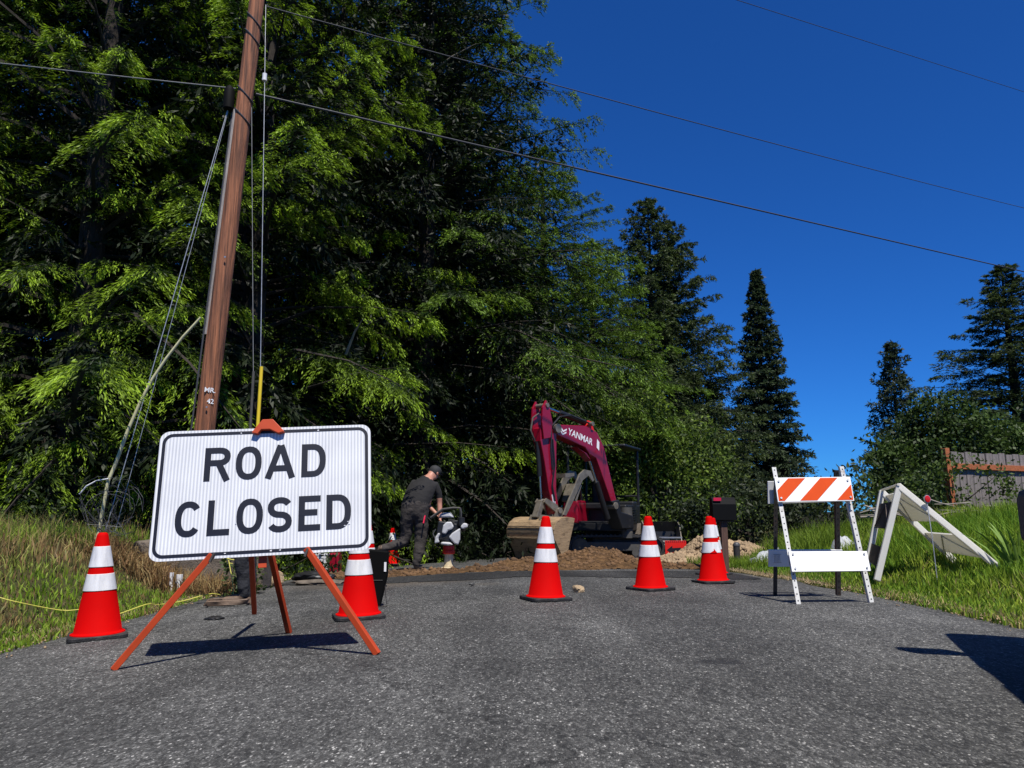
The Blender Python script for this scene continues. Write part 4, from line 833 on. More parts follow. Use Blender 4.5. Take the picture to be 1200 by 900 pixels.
for pl in ([(-.10, .56), (-.08, .68), (-.03, .735), (.05, .74), (.09, .66), (.06, .62), (.0, .60), (-.04, .54)], [(.01, .50), (.06, .56), (.15, .62), (.19, .64), (.19, .46), (.16, .38), (.10, .40)], [(-.21, .40), (-.20, .50), (-.15, .57), (-.12, .55), (-.15, .48), (-.13, .42)], [(.19, .66), (.24, .72), (.30, .71), (.31, .65), (.22, .62)], [(-.12, .39), (-.10, .43), (.04, .42), (.08, .38), (.0, .37)]):
    MB().prism(pl, -.20, -.13).build('shroud', 'tamper_white', root, bevel=.02)
MB().tube([(-.2, -.12, .62), (-.24, -.14, .55), (-.2, -.16, .46), (-.1, -.19, .47), (-.02, -.2, .5)], .013, 6).build('fuel_hose', 'machine_black', root, smooth=True)
MB().lathe([(.02, -.07), (.055, -.06), (.055, .06), (.02, .07)], 12, c=(.2, -.1, .74)).build('air_filter', 'machine_black', root, smooth=40)
MB().prism([(-.16, .80), (-.13, .87), (.02, .885), (.08, .80)], -.13, .06).build('fuel_tank', 'tamper_white', root, bevel=.025)
for k in range(5): MB().box((.05, -.175, .70 + k * .018), (.1, .02, .007)).build('cooling_fin', 'machine_grey', root)
MB().tube([(-.28, -.15, .80), (-.1, -.16, .93), (.08, -.14, .955), (.17, -.12, .95), (.185, -.1, .88), (.18, -.06, .76), (.25, 0, .70), (.3, .1, .68)], .016, 8).build('handle', 'machine_grey', root, smooth=True)
MB().tube([(-.28, .12, .80), (-.1, .16, .93), (.08, .14, .955), (.17, .12, .95), (.185, .1, .88), (.18, .06, .76)], .016, 8).build('handle', 'machine_black', root, smooth=True)
MB().tube([(-.28, -.15, .80), (-.30, 0, .80), (-.28, .12, .80)], .018, 8).build('handle', 'machine_black', root, smooth=True)

# ------------------------------------------------------------------ small things on the ground
root = empty('equipment_case', (-1.16, 6.73, float(road_z(-1.12, 6.73))), label='black tapered plastic case on a thin wire stand beside a cone', cat='case'); root.scale = (.85, .85, .92)
MB().prism([(-.02, .015), (.05, .0), (.115, .28), (.12, .50), (-.085, .52), (-.085, .38)], -.04, .06).build('shell', 'black_plastic', root, bevel=.012)
MB().box((.02, -.043, .24), (.11, .004, .006)).build('seam', 'machine_grey', root); MB().box((.098, -.045, .36), (.022, .004, .085)).build('label_patch', 'decal_white', root)
MB().tube([(.09, 0, .22), (.105, -.02, .12), (.125, -.03, .006), (.03, -.05, .006)], .004, 5).build('wire_stand', 'dark_angle', root)
def rock(nm, loc, s_, m_, label, cat, seed=0, grp=None, rot=0):
    bm = bmesh.new(); bmesh.ops.create_icosphere(bm, subdivisions=3, radius=1)
    for v in bm.verts:
        n = mnoise.noise(v.co * 1.3 + Vector((seed * 7.1, 0, 0))); n2 = mnoise.noise(v.co * 3.3 + Vector((0, seed * 3.3, 0))); v.co *= 1 + .38 * n + .16 * n2
        v.co = Vector((v.co.x * s_[0], v.co.y * s_[1], v.co.z * s_[2]))
    me = bpy.data.meshes.new(nm); bm.to_mesh(me); bm.free(); me.materials.append(MATS[m_]); o = bpy.data.objects.new(nm, me); col.objects.link(o); o.location = loc; o.rotation_euler = (0, 0, rot); tag(o, label, cat, grp); return o
rock('stone', (.63, 7.5, .028), (.055, .045, .04), 'rock', 'loose tan stone on the asphalt beside a cone', 'stone', 3)
rock('stone', (-.42, 8.3, .008), (.03, .025, .015), 'asphalt', 'small grey pebble on the asphalt in front of the dug strip', 'stone', 5)
rock('asphalt_lump', (-2.35, 6.3, float(road_z(-2.35, 6.3)) + .008), (.075, .05, .018), 'machine_black', 'flat dark crumb of asphalt lying behind the sign stand', 'lump', 6)
rock('rock', (-2.95, 9.7, tz(-2.95, 9.7) + .08), (.13, .11, .12), 'rock', 'pale rounded rock at the road edge behind the sign stand', 'rock', 8)
rock('asphalt_slab', (-2.55, 10.2, float(road_z(-2.55, 10.2)) + .06), (.28, .16, .07), 'machine_black', 'broken dark asphalt slab beside the dug strip', 'slab', 9)
rock('asphalt_slab', (-2.3, 9.6, float(road_z(-2.3, 9.6)) + .02), (.35, .14, .04), 'concrete', 'flat grey slab lying in front of the broken asphalt', 'slab', 11)
root = empty('pail', (-2.98, 12.3, tz(-2.98, 12.3)), label='white pail standing beside a crimson can behind the sign', cat='pail')
MB().lathe([(.10, 0), (.125, .3), (.13, .3), (.13, .32), (.118, .32), (.095, .02)], 18).build('body', 'white_pvc', root, smooth=40)
MB().tube([(.125 * math.cos(R(a)), 0.02, .30 - .1 * math.sin(R(a))) for a in range(0, 181, 20)], .004, 5).build('bail', 'galvanised', root)
root = empty('fuel_can', (-2.76, 12.3, tz(-2.76, 12.3)), label='crimson fuel can beside the white pail', cat='can')
MB().box((0, 0, .17), (.16, .22, .32)).build('body', 'machine_red', root, bevel=.03); MB().tube([(0, -.06, .34), (0, -.06, .38), (0, .06, .38), (0, .06, .34)], .014, 8).build('handle', 'machine_red', root, smooth=True); MB().lathe([(.03, .32), (.03, .37), (.01, .38)], 10, c=(0, .09, 0)).build('spout', 'machine_black', root)
# hose coil at the person's boots
pts = []
for i in range(60):
    a = i / 13 * math.tau; r_ = .2 + .02 * math.sin(i * 1.9); x, y = -2.62 + r_ * math.cos(a), 7.33 + r_ * .55 * math.sin(a); pts.append((x, y, float(road_z(x, y)) + .012 + .0008 * i))
o = MB().tube(pts, .011, 6).build('hose_coil', 'boot_brown', smooth=True); tag(o, 'brown hose coiled on the asphalt around a pair of boots', 'hose')

# ------------------------------------------------------------------ pickup truck standing just outside the right edge
yaw = R(20); fx = Vector((math.sin(yaw), math.cos(yaw), 0)); rx = Vector((math.cos(yaw), -math.sin(yaw), 0)); Q0 = Vector((2.875, 4.42, 0))
TM = Matrix(((fx.x, rx.x, 0, Q0.x), (fx.y, rx.y, 0, Q0.y), (0, 0, 1, 0), (0, 0, 0, 1)))     # local x forward, y to the right, origin at the front left corner
root = empty('pickup_truck', tuple(Q0 - fx * 2.8 + rx), label='dark grey pickup truck standing at the right edge of the road', cat='truck')
TM = Matrix.Translation(-root.location) @ TM
MB().prism([(0, .52), (0, .86), (-.10, 1.36), (-1.30, 1.46), (-1.45, 1.42), (-5.4, 1.40), (-5.42, .55), (-4.75, .5), (-4.62, .86), (-4.36, 1.0), (-4.10, 1.0), (-3.84, .86), (-3.72, .48), (-1.55, .46), (-1.45, .84), (-1.2, .98), (-.92, .98), (-.66, .84), (-.55, .5)], .05, 1.95, M=TM).build('body', 'truck_grey', root, bevel=.06)
MB().prism([(-1.35, 1.45), (-1.95, 2.12), (-3.1, 2.14), (-3.25, 1.42)], .27, 1.73, M=TM).build('cab', 'truck_grey', root, bevel=.06)
MB().prism([(-1.5, 1.47), (-1.98, 2.02), (-2.95, 2.03), (-3.05, 1.47)], .255, 1.745, M=TM).build('window', 'truck_glass', root); MB().prism([(-1.38, 1.50), (-1.92, 2.07), (-1.90, 2.085), (-1.35, 1.50)], .36, 1.64, M=TM).build('windscreen', 'truck_glass', root)
MB().prism([(.02, .55), (.05, .60), (.05, .82), (.0, .86), (-.25, .86), (-.25, .55)], .0, 2.0, M=TM).build('bumper', 'machine_grey', root, bevel=.04)
MB().prism([(.0, .90), (-.08, 1.25), (-.10, 1.25), (-.03, .90)], .42, 1.58, M=TM).build('grille', 'machine_black', root)
for y in (.08, 1.62): MB().prism([(.01, .95), (-.07, 1.22), (-.12, 1.22), (-.06, .95)], y, y + .3, M=TM).build('headlight', 'decal_white', root, bevel=.01)
for x in (-1.06, -4.23):
    for y in (.12, 1.62):
        w_ = MB(); w_.add([], []); Mw = TM @ Matrix.Translation((x, y, .41)) @ Matrix.Rotation(R(-90), 4, 'X')
        ty = MB().lathe([(.24, 0), (.38, .0), (.41, .03), (.41, .23), (.38, .26), (.24, .26)], 28, M=Mw).build('tyre', 'rubber', root, smooth=40); MB().lathe([(.05, .02), (.23, .03), (.245, .0), (.245, .26), (.23, .23), (.05, .24)], 20, M=Mw).build('rim', 'galvanised', ty, smooth=40)
for y, s_ in ((.17, -1), (1.83, 1)):
    MB().prism([(-1.02, 1.66), (-.98, 1.68), (-.98, 1.92), (-1.02, 1.94), (-1.10, 1.92), (-1.10, 1.67)], y + (-.26 if s_ < 0 else 0), y + (0 if s_ < 0 else .26), M=TM).build('side_mirror', 'machine_black', root, bevel=.025); MB().bar(TM @ Vector((-1.06, y, 1.72)), TM @ Vector((-1.42, y - s_ * .1, 1.56)), .04).build('mirror_arm', 'machine_black', root)
for x in (-2.0, -2.9): MB().prism([(x, 1.28), (x - .18, 1.28), (x - .18, 1.31), (x, 1.31)], .02, .05, M=TM).build('door_handle', 'machine_black', root)

# ------------------------------------------------------------------ dug strip, soil heap, gravel heap
def nz(x, y, s_, o_=0): return np.array([mnoise.noise(Vector((a * s_ + o_, b_ * s_, o_ * .37))) for a, b_ in zip(np.ravel(x), np.ravel(y))]).reshape(np.shape(x))
def sheet(name, xs, ys, hf, m_, kind, label=None, cat=None, keep=None):
    X, Y = np.meshgrid(xs, ys); Z = hf(X, Y); V = np.stack([X, Y, Z], -1).reshape(-1, 3); I = np.arange(X.size).reshape(X.shape)
    F = np.stack([I[:-1, :-1], I[:-1, 1:], I[1:, 1:], I[1:, :-1]], -1).reshape(-1, 4)
    if keep is not None: F = F[keep(V[F].mean(1))]
    o = poly_mesh(name, V, 4, m_, faces=F, kind=kind); o.data.polygons.foreach_set('use_smooth', [True] * len(o.data.polygons)); tag(o, label, cat); return o
wn = lambda x: .22 * np.sin(x * 1.7 + .5) + .12 * np.sin(x * 4.1)
sheet('asphalt_patch', np.arange(-2.9, 2.91, .1), np.arange(8.6, 11.2, .1), lambda X, Y: road_z(X, Y) + .005, 'wet_asphalt', 'structure', keep=lambda c: (c[:, 1] > 9.35 + wn(c[:, 0]) - .25 * c[:, 0] * 0) & (c[:, 1] < 10.9))
def soil_h(X, Y):
    c = 11.6 + .25 * np.sin(X * .9) + .10 * X; w_ = .62 + .15 * np.sin(X * 2.3)
    m_ = np.clip(1 - ((Y - c) / w_) ** 2, 0, 1)
    hp = .30 * np.exp(-(((X - 1.35) / .75) ** 2 + ((Y - 12.9) / .7) ** 2)) + .12 * np.exp(-(((X - .2) / .5) ** 2 + ((Y - 12.2) / .5) ** 2))
    n = nz(X, Y, 3.1) * .05 + nz(X, Y, 9.0, 3) * .03
    return road_z(X, Y) - .03 + .075 * m_ + hp + (n * (m_ + hp * 4 > .08))
sheet('soil_heap', np.arange(-2.6, 3.0, .06), np.arange(10.3, 14.6, .06), soil_h, 'soil', 'stuff', 'brown dug soil heaped in a strip across the road', 'soil', keep=lambda c: soil_h(c[:, 0], c[:, 1]) > road_z(c[:, 0], c[:, 1]) - .004)
def stones(name, n, pos, rmin, rmax, m_, label, cat, seed):
    rg = np.random.default_rng(seed); bm = bmesh.new(); bmesh.ops.create_icosphere(bm, subdivisions=1, radius=1); bv = np.array([v.co for v in bm.verts]); bf = np.array([[v.index for v in f.verts] for f in bm.faces]); bm.free()
    P = pos(rg, n); n = len(P); r_ = rg.uniform(rmin, rmax, (n, 1, 1)) * rg.uniform(.7, 1.2, (n, 1, 3)); J = 1 + rg.uniform(-.3, .3, (n, len(bv), 1))
    V = (bv[None] * J * r_ + P[:, None]).reshape(-1, 3); F = (bf[None] + (np.arange(n) * len(bv))[:, None, None]).reshape(-1, 3)
    o = poly_mesh(name, V, 3, m_, faces=F, kind='stuff'); tag(o, label, cat); return o
def p_soil(rg, n):
    x = rg.uniform(-2.5, 2.9, n); y = rg.uniform(10.3, 14.2, n); h = soil_h(x, y); k = h > road_z(x, y) + .0; return np.stack([x, y, h], -1)[k]
stones('soil_clods', 2600, p_soil, .008, .045, 'clod', 'loose clods and stones on the dug soil', 'soil', 2)
def gh(x, y): return .46 * np.exp(-(((x - 3.62) / .46) ** 2 + ((y - 14.6) / .7) ** 2) ** 1.1) + .12 * np.exp(-(((x - 2.9) / .4) ** 2 + ((y - 14.2) / .4) ** 2)) + .22 * np.exp(-(((x - 4.25) / .35) ** 2 + ((y - 14.2) / .5) ** 2))
def p_grav(rg, n):
    x = rg.uniform(2.0, 5.0, n); y = rg.uniform(13.2, 16.2, n); h = gh(x, y); k = h > .03; z = terr(x, y) + h; return np.stack([x, y, z - .02], -1)[k]
sheet('gravel_core', np.arange(2.0, 5.0, .1), np.arange(13.2, 16.2, .1), lambda X, Y: terr(X, Y) + gh(X, Y) - .05, 'clod', 'stuff', 'core of the tan gravel heap by the mailbox', 'gravel')
stones('gravel_heap', 8000, p_grav, .010, .052, 'gravel_stone', 'heap of tan crushed gravel behind the mailbox', 'gravel', 4)
def p_grit(rg, n):
    x = np.where(rg.random(n) < .5, rg.normal(3.38, .12, n), rg.normal(-3.25, .12, n)); y = rg.uniform(4.5, 12, n); return np.stack([x, y, road_z(x, y) + .004], -1)
stones('edge_grit', 1100, p_grit, .003, .009, 'gravel_stone', 'pale grit and leaf crumbs strewn along the road edges', 'grit', 6)
# white sheeting on the bank
for c, sx_, sy_, rz, hh, lab in (((4.2, 12.7), .66, .26, .75, .15, 'crumpled white tarp lying beside the pipe post'), ((4.75, 11.3), .26, .2, -.3, .22, 'white sheet bundled on the bank behind the barricade')):
    un, vn = 9, 15; U, Vv = np.meshgrid(np.linspace(0, 1, un) ** .8, np.linspace(0, math.tau, vn + 1)[:-1]); rad_ = U * (1 + .13 * np.sin(3 * Vv + 1) + .08 * np.sin(7 * Vv))
    lx, ly = rad_ * np.cos(Vv) * sx_, rad_ * np.sin(Vv) * sy_; X = c[0] + lx * math.cos(rz) - ly * math.sin(rz); Y = c[1] + lx * math.sin(rz) + ly * math.cos(rz)
    Z = terr(X, Y) - .06 + hh * (1 - U ** 2.2) * (1 + .5 * lx / sx_) + (nz(X, Y, 6, 1) * .14 + nz(X, Y, 15, 2) * .06) * (1 - U ** 6) + .07 * (1 - U ** 4)
    I = np.arange(X.size).reshape(X.shape); F = np.stack([I[:, :-1], I[:, 1:], np.roll(I, -1, 0)[:, 1:], np.roll(I, -1, 0)[:, :-1]], -1).reshape(-1, 4)
    o = poly_mesh('tarp', np.stack([X, Y, Z], -1).reshape(-1, 3), 4, 'tarp_white', faces=F); tag(o, lab, 'tarp')
# heap of dead sticks in front of the fence
root = empty('branch_pile', (6.6, 11.6, tz(6.6, 11.6)), label='grey heap of dead sticks in front of the board fence', cat='branches'); rr_ = random.Random(21)
for k in range(46):
    x, y, a, l_ = rr_.uniform(-1.3, 1.6), rr_.uniform(-.3, .3), rr_.uniform(-.5, .5) + (math.pi if k % 2 else 0), rr_.uniform(.2, .55); z = rr_.uniform(.12, .36) * (1 - .3 * abs(x) / 1.6); d = Vector((math.cos(a), math.sin(a) * .5, rr_.uniform(-.25, .25))) * l_ / 2; c = Vector((x, y, z))
    MB().tube([c - d, c + Vector((0, 0, rr_.uniform(-.03, .03))), c + d], [.014, .011, .005], 5).build('stick', 'dead_twig', root)

# ------------------------------------------------------------------ grass
def grass(name, P, h, w_, cols, label, seed, lean=.35):
    rg = np.random.default_rng(seed); n = len(P); a = rg.uniform(0, math.tau, n); h = np.asarray(h); ld = rg.uniform(0, math.tau, n); ln = (rg.random(n) ** 1.5 * lean * 2 + .08) * h
    s_ = np.stack([np.cos(a), np.sin(a), np.zeros(n)], -1) * (w_ * rg.uniform(.6, 1.4, n))[:, None]; d = np.stack([np.cos(ld) * ln, np.sin(ld) * ln, np.zeros(n)], -1); z = np.stack([np.zeros(n)] * 2 + [h], -1)
    v = np.stack([P - s_, P + s_, P + z * .55 + d * .32 - s_ * .8, P + z * .55 + d * .32 + s_ * .8, P + z * (1 - .25 * (ln / h) ** 2)[:, None] + d], 1)
    F = np.array([[0, 1, 3], [0, 3, 2], [2, 3, 4]])[None] + (np.arange(n) * 5)[:, None, None]
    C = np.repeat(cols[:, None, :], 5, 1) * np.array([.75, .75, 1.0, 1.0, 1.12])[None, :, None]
    o = poly_mesh(name, v.reshape(-1, 3), 3, 'grass_blade', cols=C.reshape(-1, 3), faces=F.reshape(-1, 3), kind='stuff'); tag(o, label, 'grass'); return o
def mixc(rg, n, a, b_, t_): t_ = np.clip(t_ + rg.normal(0, .16, n), 0, 1)[:, None]; return np.array(a) * (1 - t_) + np.array(b_) * t_
GREEN, LIME, STRAW, RUST = (.075, .14, .014), (.19, .27, .024), (.42, .32, .14), (.21, .11, .05)
rg = np.random.default_rng(11)
# left bank: long dry-tipped grass on the shoulder, trampled brown slope, short green by the asphalt
n = 52000; x = -3.2 - rg.random(n) ** 1.25 * 4.6; y = rg.uniform(3.5, 14.0, n); k = ~((np.abs(x + 3.6) < .75) & (np.abs(y - 9.25) < .26)); x, y = x[k], y[k]; n = len(x)
crest = sm(-4.1, -5.0, x); nn = nz(x * .9, y * .9, 1.0, 5); bare = (sm(-3.5, -3.9, x) * (1 - sm(-4.7, -5.2, x))) * (.55 + nn)
h = .035 + .05 * rg.random(n) + crest * (.09 + .17 * rg.random(n)) * (1 + .5 * nn); h *= 1 - .45 * np.clip(bare, 0, 1); n2 = nz(x, y, 2.6, 21); dry = np.clip(.02 + .75 * bare + .8 * nn * crest + .04 * crest + .45 * n2, 0, 1); h *= 1 + .5 * n2
C = mixc(rg, n, (.21, .33, .024), STRAW, dry); kk = rg.random(n) < .6 * np.clip(bare, 0, 1) + .10 + .25 * np.clip(n2 * 2, 0, 1); C[kk] = mixc(rg, kk.sum(), RUST, STRAW, np.full(kk.sum(), .3)); kk = rg.random(n) < .3; C[kk] *= np.array([.5, .62, .6])
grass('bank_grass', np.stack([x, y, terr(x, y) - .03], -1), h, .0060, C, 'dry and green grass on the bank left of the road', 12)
n = 2600; x = rg.uniform(-4.6, -2.85, n); y = rg.uniform(8.45, 8.98, n)
grass('dry_weeds', np.stack([x, y, terr(x, y) - .03], -1), rg.uniform(.12, .34, n) * (1 - .5 * sm(-3.4, -2.9, x)), .0055, mixc(rg, n, RUST, STRAW, rg.random(n) * .8), 'dry brown weeds in front of the concrete block', 17, .6)
# seed stalks on the left shoulder
n = 1300; x = rg.uniform(-7.5, -4.5, n); y = rg.uniform(5, 10.5, n)
grass('seed_stalks', np.stack([x, y, terr(x, y) - .03], -1), rg.uniform(.22, .45, n), .0022, mixc(rg, n, STRAW, RUST, np.full(n, .35)), 'thin straw coloured seed stalks above the left bank', 13, .25)
# right bank: dense green grass
n = 95000; x = 3.32 + rg.random(n) ** 1.15 * 5.2; y = rg.uniform(3.8, 15.0, n); k = (x < y * .72 + .6) & (y < 12.6 + 0 * x) | (rg.random(n) < .15); x, y = x[k], y[k]; n = len(x); nn = nz(x, y, .9, 9)
tall = sm(3.75, 5.3, x) * sm(4.8, 7.4, y) * (1 - .6 * np.exp(-(((x - 4.6) / .55) ** 2 + ((y - 7.7) / .5) ** 2))); h = .04 + .05 * rg.random(n) + tall * (.16 + .26 * rg.random(n)) * (1 + .45 * nn) * (1 - .35 * sm(9, 12, y)); edge = 1 - sm(3.35, 3.75, x)
dry = np.clip(.08 + .55 * edge + .35 * nn, 0, 1); C = mixc(rg, n, (.14, .25, .018), (.34, .42, .045), np.clip(.35 + nn, 0, 1)); kk = rg.random(n) < dry * .6; C[kk] = mixc(rg, kk.sum(), LIME, STRAW, np.full(kk.sum(), .75)); kk = rg.random(n) < .3; C[kk] *= np.array([.45, .6, .6])
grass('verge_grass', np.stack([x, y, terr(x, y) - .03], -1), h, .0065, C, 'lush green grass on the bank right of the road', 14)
n = 9000; x = rg.uniform(2.6, 5.5, n); y = rg.uniform(11.6, 13.8, n); k = x > 3.2 + .2 * np.sin(y * 5); x, y = x[k], y[k]; n = len(x)
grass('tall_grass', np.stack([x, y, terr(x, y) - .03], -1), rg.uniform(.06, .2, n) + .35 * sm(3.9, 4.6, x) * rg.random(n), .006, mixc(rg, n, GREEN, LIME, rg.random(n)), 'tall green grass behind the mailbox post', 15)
n = 5000; x = rg.uniform(-4.2, -2.6, n); y = rg.uniform(13, 17, n)
grass('forest_edge_grass', np.stack([x, y, terr(x, y) - .03], -1), rg.uniform(.08, .25, n), .006, mixc(rg, n, GREEN, LIME, rg.random(n) * .6), 'green grass at the foot of the firs beyond the pail', 16)
n = 7000; sd_ = rg.random(n) < .6; y = rg.uniform(4.2, 11.5, n); x = np.where(sd_, 3.44 - .3 * sm(7, 10, y) + np.abs(rg.normal(0, .13, n)) - .05, -3.34 - np.abs(rg.normal(0, .12, n)) + .05 - .25 * np.clip((7 - y) / 3, 0, 1))
grass('edge_litter', np.stack([x, y, np.maximum(terr(x, y) - .02, road_z(x, y))], -1), rg.uniform(.008, .035, n), .0045, mixc(rg, n, (.30, .22, .11), (.42, .34, .2), rg.random(n)), 'dead straw and crumbs along the asphalt edges', 18, 1.6)
# flag-leaved iris clump
root = empty('iris_plant', (4.75, 7.45, tz(4.75, 7.45)), label='clump of broad sword-shaped iris leaves on the right bank', cat='plant'); rr_ = random.Random(3)
for k in range(15):
    a = rr_.uniform(0, math.tau); r_ = rr_.uniform(.0, .12); b_ = Vector((r_ * math.cos(a), r_ * math.sin(a), -.03)); h_ = rr_.uniform(.34, .58); ln = Vector((math.cos(a) * rr_.uniform(.05, .3) - .1, math.sin(a) * .12, 0)); sd = Vector((math.cos(a + 1.5), math.sin(a + 1.5) * .4, 0)).normalized() * .017
    P = [b_ + ln * t_ ** 2 + Vector((0, 0, h_ * (t_ - .12 * t_ ** 3))) for t_ in (0, .3, .6, .85, 1)]; wds = (.7, 1, .95, .55, .04); mb = MB()
    th = sd.cross(Vector((0, 0, 1))).normalized() * .0025
    V = [p_ + sd * w_ * s1 + th * s2 for p_, w_ in zip(P, wds) for s1, s2 in ((-1, 0), (0, 1), (1, 0), (0, -1))]; F = [(4 * i + j, 4 * i + (j + 1) % 4, 4 * i + 4 + (j + 1) % 4, 4 * i + 4 + j) for i in range(4) for j in range(4)]
    mb.add(V, F).build('leaf', 'iris_leaf', root)

# ------------------------------------------------------------------ trees
def leaf_quads(P, D, l_, w_, rg, roll=1.0):
    n = len(P); D = D / np.linalg.norm(D, axis=1, keepdims=True); rv = rg.normal(0, roll, (n, 3)); rv[:, 2] += .0; S = np.cross(D, rv + np.array([0, 0, 1.0])); S /= np.linalg.norm(S, axis=1, keepdims=True) + 1e-9
    l_ = l_[:, None]; w_ = w_[:, None]; return np.stack([P, P + D * l_ * .45 + S * w_, P + D * l_, P + D * l_ * .45 - S * w_], 1)
def conifer(seed, H, Rm, z0, nb, nt, nl, ll, lw, tip, dark, droop=.35, rise=.25, hang=.5, twl=.34, power=.8, tipk=1.0, gap=0.0, jit=.22, spread=.55, roll=1.0, tpow=1.0):
    rg = np.random.default_rng(seed); Q = []; C = []; wood = MB(); tip = np.array(tip); dark = np.array(dark)
    for i in range(nb):
        f = ((i + rg.random()) / nb) ** 1.15; h = z0 + (H - z0) * f
        if gap and math.sin(h * 2.1 + seed) > 1 - gap: continue
        L_ = Rm * ((1 - f) ** power) * rg.uniform(1 - jit * 1.6, 1 + jit) + .10; a = i * 2.39996 + rg.normal(0, .35); er = np.array([math.cos(a), math.sin(a), 0]); et = np.array([-math.sin(a), math.cos(a), 0])
        r0 = rise * rg.uniform(.4, 1.5) + .5 * f; dr = droop * rg.uniform(.6, 1.4) * (1 - f * .7); bend = rg.normal(0, .12)
        def cen(t_): t_ = np.asarray(t_)[..., None]; return er * (L_ * t_) + et * (L_ * bend * t_ ** 2) + np.array([0, 0, 1.0]) * (h + L_ * (r0 * t_ - dr * 1.6 * t_ ** 2 + dr * .6 * t_ ** 3))
        wood.tube([tuple(cen(np.array(t_))) for t_ in (0, .35, .7, .97)], [.012 + .012 * L_, .008 + .007 * L_, .006 + .003 * L_, .004], 3, cap=False)
        n_t = max(6, int(nt * (L_ / Rm) ** .8)); t_ = np.sort(np.clip(np.concatenate([.12 + .88 * rg.random(n_t - 2) ** tpow, [.97, 1]]), 0, 1)); side = np.where(np.arange(n_t) % 2 == 0, 1, -1) * 1.0; side[-1] *= .15
        ph = np.radians(rg.normal(52, 13, n_t)); tl_ = (L_ * twl * (1.05 - .75 * t_) * rg.uniform(.6, 1.25, n_t) + .04 + .12 * (1 - f))
        dirn = er[None] * np.cos(ph)[:, None] + et[None] * (np.sin(ph) * side)[:, None]; dirn[:, 2] += r0 * .5 - dr * t_ * .9 - hang * rg.uniform(0, .5, n_t); base = cen(t_)
        n_l = max(5, int(nl * 1.0)); s_ = rg.random((n_t, n_l)) ** .8; P = base[:, None] + dirn[:, None] * (tl_[:, None] * s_)[..., None]; P[..., 2] -= hang * .55 * tl_[:, None] * s_ ** 2
        P += rg.normal(0, .018 + ll * .1, P.shape); ld = np.repeat(dirn[:, None], n_l, 1) + rg.normal(0, spread, P.shape); ld[..., 2] -= hang * .8 * s_
        N_ = n_t * n_l; sf = s_.reshape(-1); ls = ll * rg.uniform(.65, 1.25, N_) * (1 - .15 * f); q = leaf_quads(P.reshape(-1, 3), ld.reshape(-1, 3), ls, lw * rg.uniform(.7, 1.2, N_), rg, roll)
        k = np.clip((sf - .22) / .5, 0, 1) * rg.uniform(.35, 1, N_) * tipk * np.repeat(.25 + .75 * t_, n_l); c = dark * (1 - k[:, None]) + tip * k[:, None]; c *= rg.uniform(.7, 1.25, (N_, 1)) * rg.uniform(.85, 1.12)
        Q.append(q.reshape(-1, 3)); C.append(np.repeat(c, 4, 0))
    return np.concatenate(Q), np.concatenate(C), wood
def trunk_mb(mb, H, r0, seed):
    rr = random.Random(seed); pts = [(rr.uniform(-.05, .05) * z, rr.uniform(-.05, .05) * z * .5, z * H) for z in (0, .12, .3, .5, .7, .85, .995)]; pts[0] = (0, 0, -.4)
    mb.tube(pts, [r0 * 1.35, r0, r0 * .85, r0 * .62, r0 * .4, r0 * .2, .015], 12)
KINDS = {}
def make_kind(key, H, r0, seed, **kw):
    Q, C, wood = conifer(seed, H, **kw); KINDS[key] = (Q, C, wood, H, r0, seed, None)
PROTO = {}
def plant_tree(key, name, x, y, s_, rz, label, cat='conifer', grp=None, dz=-.1, sz=None):
    if key not in PROTO:
        Q, C, wood, H, r0, seed, _ = KINDS[key]; r_ = empty(name); trunk_mb(wood, H, r0, seed); wood.build('trunk', 'bark', r_, smooth=60, fix=False); poly_mesh('crown', Q, 4, 'leaf', cols=C, parent=r_); PROTO[key] = r_; o = r_
    else: o = copy_tree(PROTO[key]); o.name = name
    o.location = (x, y, tz(x, y) + dz); o.rotation_euler = (0, 0, rz); o.scale = (s_, s_, sz or s_); tag(o, label, cat, grp); return o
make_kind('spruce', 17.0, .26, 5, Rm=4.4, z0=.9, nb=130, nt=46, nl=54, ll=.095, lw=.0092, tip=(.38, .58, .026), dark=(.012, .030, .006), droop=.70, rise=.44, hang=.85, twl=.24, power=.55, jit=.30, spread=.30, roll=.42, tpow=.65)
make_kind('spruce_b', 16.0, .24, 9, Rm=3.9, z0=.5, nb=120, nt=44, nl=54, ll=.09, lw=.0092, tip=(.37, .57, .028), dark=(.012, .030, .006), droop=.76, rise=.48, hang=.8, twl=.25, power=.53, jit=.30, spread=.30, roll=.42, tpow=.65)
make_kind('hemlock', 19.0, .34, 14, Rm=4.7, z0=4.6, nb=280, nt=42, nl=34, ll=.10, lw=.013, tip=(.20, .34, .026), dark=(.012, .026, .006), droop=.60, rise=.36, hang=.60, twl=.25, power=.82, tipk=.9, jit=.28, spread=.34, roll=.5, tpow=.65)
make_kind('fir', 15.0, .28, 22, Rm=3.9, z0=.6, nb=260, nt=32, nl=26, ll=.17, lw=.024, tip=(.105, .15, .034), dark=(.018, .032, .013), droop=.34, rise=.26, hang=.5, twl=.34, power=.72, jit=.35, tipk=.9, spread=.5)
make_kind('spire', 12.4, .2, 31, Rm=2.2, z0=.4, nb=360, nt=22, nl=15, ll=.20, lw=.034, tip=(.070, .105, .040), dark=(.016, .028, .016), droop=.35, rise=.2, hang=.25, twl=.36, power=1.0, jit=.14)
make_kind('slim', 9.5, .14, 37, Rm=1.75, z0=.6, nb=150, nt=18, nl=10, ll=.26, lw=.040, tip=(.075, .105, .045), dark=(.028, .042, .022), droop=.1, rise=.4, hang=.4, twl=.36, power=.75, jit=.35)
